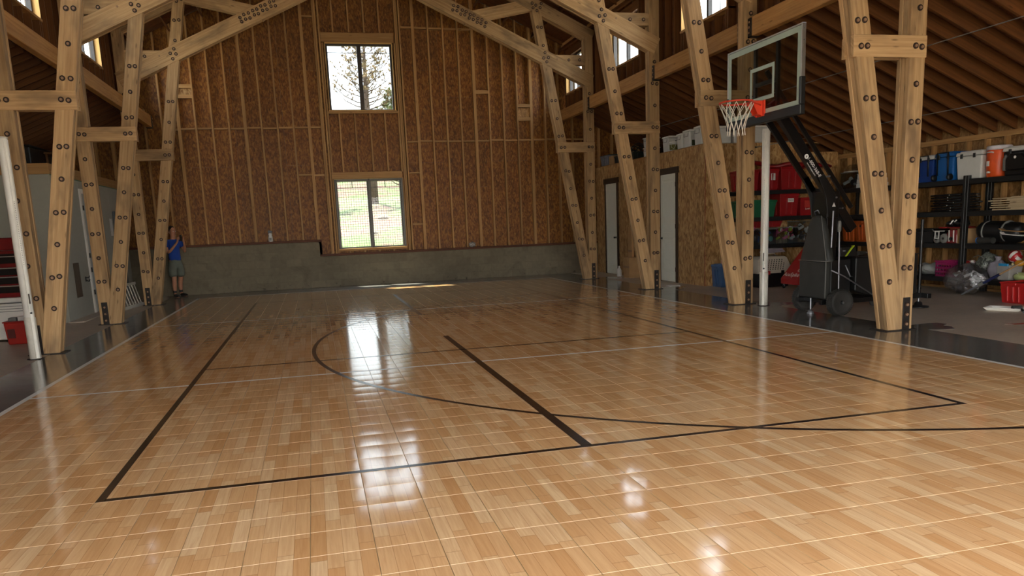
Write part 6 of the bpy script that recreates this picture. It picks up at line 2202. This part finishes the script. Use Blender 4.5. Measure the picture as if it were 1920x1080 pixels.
# clothes grown over the same joints
tee = skin('t_shirt', [(0, 0.01, 0.86, .178, .138), (0, 0.012, 1.06, .165, .13), (0, 0.01, 1.26, .172, .128), (0, 0.01, 1.41, .15, .105), (0, 0.005, 1.475, .075, .072),
                       (.165, 0.02, 1.425, .078), (.215, 0.0, 1.365, .072), (.236, -0.045, 1.255, .072), (-.165, 0.02, 1.425, .078), (-.215, 0.0, 1.365, .072), (-.236, -0.045, 1.255, .072)],
           [(0, 1), (1, 2), (2, 3), (3, 4), (3, 5), (5, 6), (6, 7), (3, 8), (8, 9), (9, 10)], M_TEE, man)
sho = skin('shorts', [(0, 0.01, 1.02, .150, .118), (0, 0.01, 0.90, .165, .128), (.105, 0.01, 0.82, .118, .12), (.125, 0.02, 0.64, .112, .115), (.135, 0.05, 0.50, .108, .11), (-.105, 0.0, 0.82, .118, .12), (-.125, -0.03, 0.64, .112, .115), (-.135, -0.055, 0.50, .108, .11)],
           [(0, 1), (1, 2), (2, 3), (3, 4), (1, 5), (5, 6), (6, 7)], M_SHORT, man)
for sx, fy in ((1, 0.10), (-1, -0.06)):
    skin('shoe', [(sx * .14, fy + 0.05, 0.05, .048, .045), (sx * .148, fy - 0.03, 0.05, .050, .046), (sx * .16, fy - 0.13, 0.042, .054, .038), (sx * .167, fy - 0.205, 0.036, .042, .030)], [(0, 1), (1, 2), (2, 3)], M_SHOE, man, 2)
    skin('sock', [(sx * .14, fy + 0.02, 0.08, .048, .052), (sx * .139, fy + 0.02, 0.16, .046, .050), (sx * .138, fy + 0.018, 0.20, .046, .049)], [(0, 1), (1, 2)], M_SHOE, man, 1)
skin('hair', [(0, 0.03, 1.68, .070, .062), (0, 0.015, 1.745, .082, .092), (0, -0.012, 1.785, .070, .080), (0, -0.02, 1.805, .04, .045)], [(0, 1), (1, 2), (2, 3)], M_HAIR, man, 2)
skin('nose', [(0, -0.115, 1.675, .011), (0, -0.132, 1.650, .015), (0, -0.118, 1.638, .012)], [(0, 1), (1, 2)], M_SKINC, man, 1)
for sx in (1, -1):
    skin('ear', [(sx * .083, -0.01, 1.625, .012, .008), (sx * .090, 0.0, 1.655, .016, .010), (sx * .087, 0.004, 1.68, .012, .008)], [(0, 1), (1, 2)], M_SKINC, man, 1)
    e = obj('eye', MB().ball((sx * .032, -0.108, 1.678), 0.011, 10), M_WHITEP, man)
    obj('iris', MB().ball((sx * .032, -0.1165, 1.678), 0.005, 8), M_HAIR, e)
    obj('brow', MB().tube([(sx * .018, -0.118, 1.697), (sx * .034, -0.118, 1.702), (sx * .050, -0.108, 1.698)], 0.004, 5), M_HAIR, man)
obj('mouth', MB().tube([(-.022, -0.108, 1.606), (0, -0.115, 1.608), (.022, -0.108, 1.606)], 0.005, 6), plain('lips', (140, 76, 66), 0.5), man)
man.location = (PX, PY, 0)
man.rotation_euler = (0, 0, math.radians(42))
phn = thing('phone', 'dark phone held up in both hands of the person', 'phone', (0, 0, 0))
obj('body', MB().box(-0.038, 0.038, -0.352, -0.344, 1.425, 1.575), M_BLACKGLOSS, phn, bevel=0.003)
obj('lens', MB().cyl((0.022, -0.352, 1.555), (0.022, -0.355, 1.555), 0.008, n=12), M_GALV, phn)
obj('screen', MB().box(-0.034, 0.034, -0.344, -0.343, 1.432, 1.568), M_BLACK, phn)
Rm = Matrix.Rotation(math.radians(42), 4, 'Z')
phn.location = Vector((PX, PY, 0))
phn.rotation_euler = (0, 0, math.radians(42))

# ------------------------------------------------------------------ outside: rising meadow and pines behind the gable
def gz(x, y):
    return 0.15 + 0.092 * (y - 11) + 0.14 * math.sin(x * 0.5 + y * 0.31) + 0.10 * math.sin(x * 1.3 - y * 0.8)


g = MB()
NX, NY = 60, 70
gv, gf = [], []
for j in range(NY + 1):
    y = 11.0 + 110 * (j / NY) ** 1.6
    for i in range(NX + 1):
        x = (-1 + 2 * i / NX) * (16 + (y - 11) * 0.8)
        gv.append((x, y, gz(x, y) if y > 11.5 else 0.05))
for j in range(NY):
    for i in range(NX):
        gf.append((j * (NX + 1) + i, j * (NX + 1) + i + 1, (j + 1) * (NX + 1) + i + 1, (j + 1) * (NX + 1) + i))
g.add(gv, gf, (0, 1, 0), 0, True)
mt = NT('meadow soil')
pos = mt.n('ShaderNodeNewGeometry').outputs['Position']
a = mt.noise(mt.mapping(pos, (0.35, 0.30, 0.3)), 1.0, 5, 0.6)
b = mt.noise(pos, 2.6, 6, 0.7)
grass = mt.ramp(b, (0.3, srgb(46, 64, 18)), (0.7, srgb(94, 112, 46)))
soil = mt.ramp(b, (0.3, srgb(68, 44, 32)), (0.7, srgb(128, 92, 70)))
mt.l(mt.mix(mt.ramp(mt.v('ADD', mt.v('MULTIPLY', a, 0.7), mt.v('MULTIPLY', b, 0.3)), (0.47, (0, 0, 0)), (0.54, (1, 1, 1))), soil, grass), mt.p.inputs['Base Color'])
mt.p.inputs['Roughness'].default_value = 0.95
land = obj('hillside', g, mt.m, kind='structure')
ap = MB().box(-30, 30, -60, -13.2, -0.25, -0.02)
mt2 = concrete('gravel yard', (150, 140, 122), 0.9, 0.25, 0.8)
obj('yard', ap, mt2, kind='structure')
for s in (1, -1):
    obj('yard', MB().box(10.0 * s, 60 * s, -13.2, 11.0, -0.25, -0.02), mt2, kind='structure')
rr = random.Random(3)
M_ROCK = concrete('hill rock', (150, 136, 118), 0.9, 0.25, 3)
RL = ['pale rock %s on the hillside beyond the lower window' % w for w in ('nearest the wall', 'second from the wall', 'third from the wall', 'in the middle of the slope', 'above the middle one', 'farthest up the slope')]
for k in range(6):
    x, y = rr.uniform(-1.5, 2.2), 15 + 3.5 * k
    r = rr.uniform(0.12, 0.34)
    m = blob(x, y, gz(x, y) + r * 0.25, r, (1.2, 0.9, 0.6), k * 1.7, 0.22, 14)
    single('rock', m, M_ROCK, RL[k], 'rock', 'rocks on the hillside')

M_BARK = concrete('pine bark', (92, 76, 64), 0.95, 0.3, 4)
M_NEEDLE = plain('pine needles', (128, 110, 66), 0.8, var=0.3)
M_NEEDLE2 = plain('green needles', (86, 104, 52), 0.8, var=0.3)
M_NEEDLE3 = plain('rusty needles', (140, 106, 68), 0.8, var=0.3)


def pine(label, x, y, h, seed, mats, spread, tuft=0.5, nb=34, z0=None, low=0.28):
    rd = random.Random(seed)
    base = gz(x, y) - 0.1
    t = thing('pine_tree', label, 'tree', (x, y, base), 'pines behind the gable')
    top = base + h
    obj('trunk', MB().tube([(x, y, base), (x + 0.03, y, base + h * 0.3), (x - 0.05, y, base + h * 0.6), (x + 0.02, y, base + h * 0.85), (x, y, top)], [h * 0.026, h * 0.021, h * 0.014, h * 0.007, 0.02], 10), M_BARK, t)
    br = MB()
    nd = MB()

    def needles(c, s):
        for q in range(34):
            d = Vector((rd.gauss(0, 1), rd.gauss(0, 1), rd.gauss(0.5, 0.8))).normalized()
            e = c + d * s * rd.uniform(0.6, 1.0)
            w = d.orthogonal().normalized() * s * 0.06
            nd.add([c - w, c + w, e], [(0, 1, 2)], (0, 0, 1), rd.randrange(len(mats)))

    for k in range(nb):
        u = low + (0.97 - low) * k / nb
        zb = base + h * u
        az = k * 2.4 + rd.uniform(-0.4, 0.4)
        L = spread * h * (1.0 - 0.75 * ((u - low) / (1 - low)) ** 1.3) * rd.uniform(0.75, 1.1)
        d = Vector((math.cos(az), math.sin(az), 0))
        p0 = Vector((x, y, zb))
        pts = [p0, p0 + d * L * 0.35 + Vector((0, 0, L * 0.10)), p0 + d * L * 0.7 + Vector((0, 0, L * 0.28)), p0 + d * L + Vector((0, 0, L * 0.58))]
        br.tube(pts, [0.055 * (1.1 - u) * h / 8, 0.04 * (1.1 - u) * h / 8, 0.028 * (1.1 - u) * h / 8, 0.012], 5)
        needles(pts[3], tuft)
        for f in range(9):
            a = rd.uniform(0.4, 0.95)
            q = pts[1].lerp(pts[2], a) if f < 4 else pts[2].lerp(pts[3], a)
            e = q + Vector((rd.uniform(-1, 1), rd.uniform(-1, 1), rd.uniform(0.4, 1.2))).normalized() * L * rd.uniform(0.15, 0.3)
            br.tube([q, e], [0.018, 0.008], 4)
            needles(e, tuft * rd.uniform(0.7, 1.0))
    needles(Vector((x, y, top)), tuft * 1.3)
    obj('branches', br, M_BARK, t, kind='stuff')
    obj('needles', nd, mats, t, kind='stuff')


pine('tall open pine centred in the upper window', 2.5, 42.0, 11.6, 1, [M_NEEDLE, M_NEEDLE3, M_NEEDLE], 0.185, 0.24, 62, low=0.52)
pine('dense green pine low at the right of the upper window', 5.0, 46.0, 7.6, 2, [M_NEEDLE2, M_NEEDLE], 0.36, 0.42, 70, low=0.15)
pine('sparse brownish pine low at the left of the upper window', -1.2, 40.0, 7.0, 3, [M_NEEDLE3, M_NEEDLE], 0.30, 0.26, 40, low=0.3)
# far ridge
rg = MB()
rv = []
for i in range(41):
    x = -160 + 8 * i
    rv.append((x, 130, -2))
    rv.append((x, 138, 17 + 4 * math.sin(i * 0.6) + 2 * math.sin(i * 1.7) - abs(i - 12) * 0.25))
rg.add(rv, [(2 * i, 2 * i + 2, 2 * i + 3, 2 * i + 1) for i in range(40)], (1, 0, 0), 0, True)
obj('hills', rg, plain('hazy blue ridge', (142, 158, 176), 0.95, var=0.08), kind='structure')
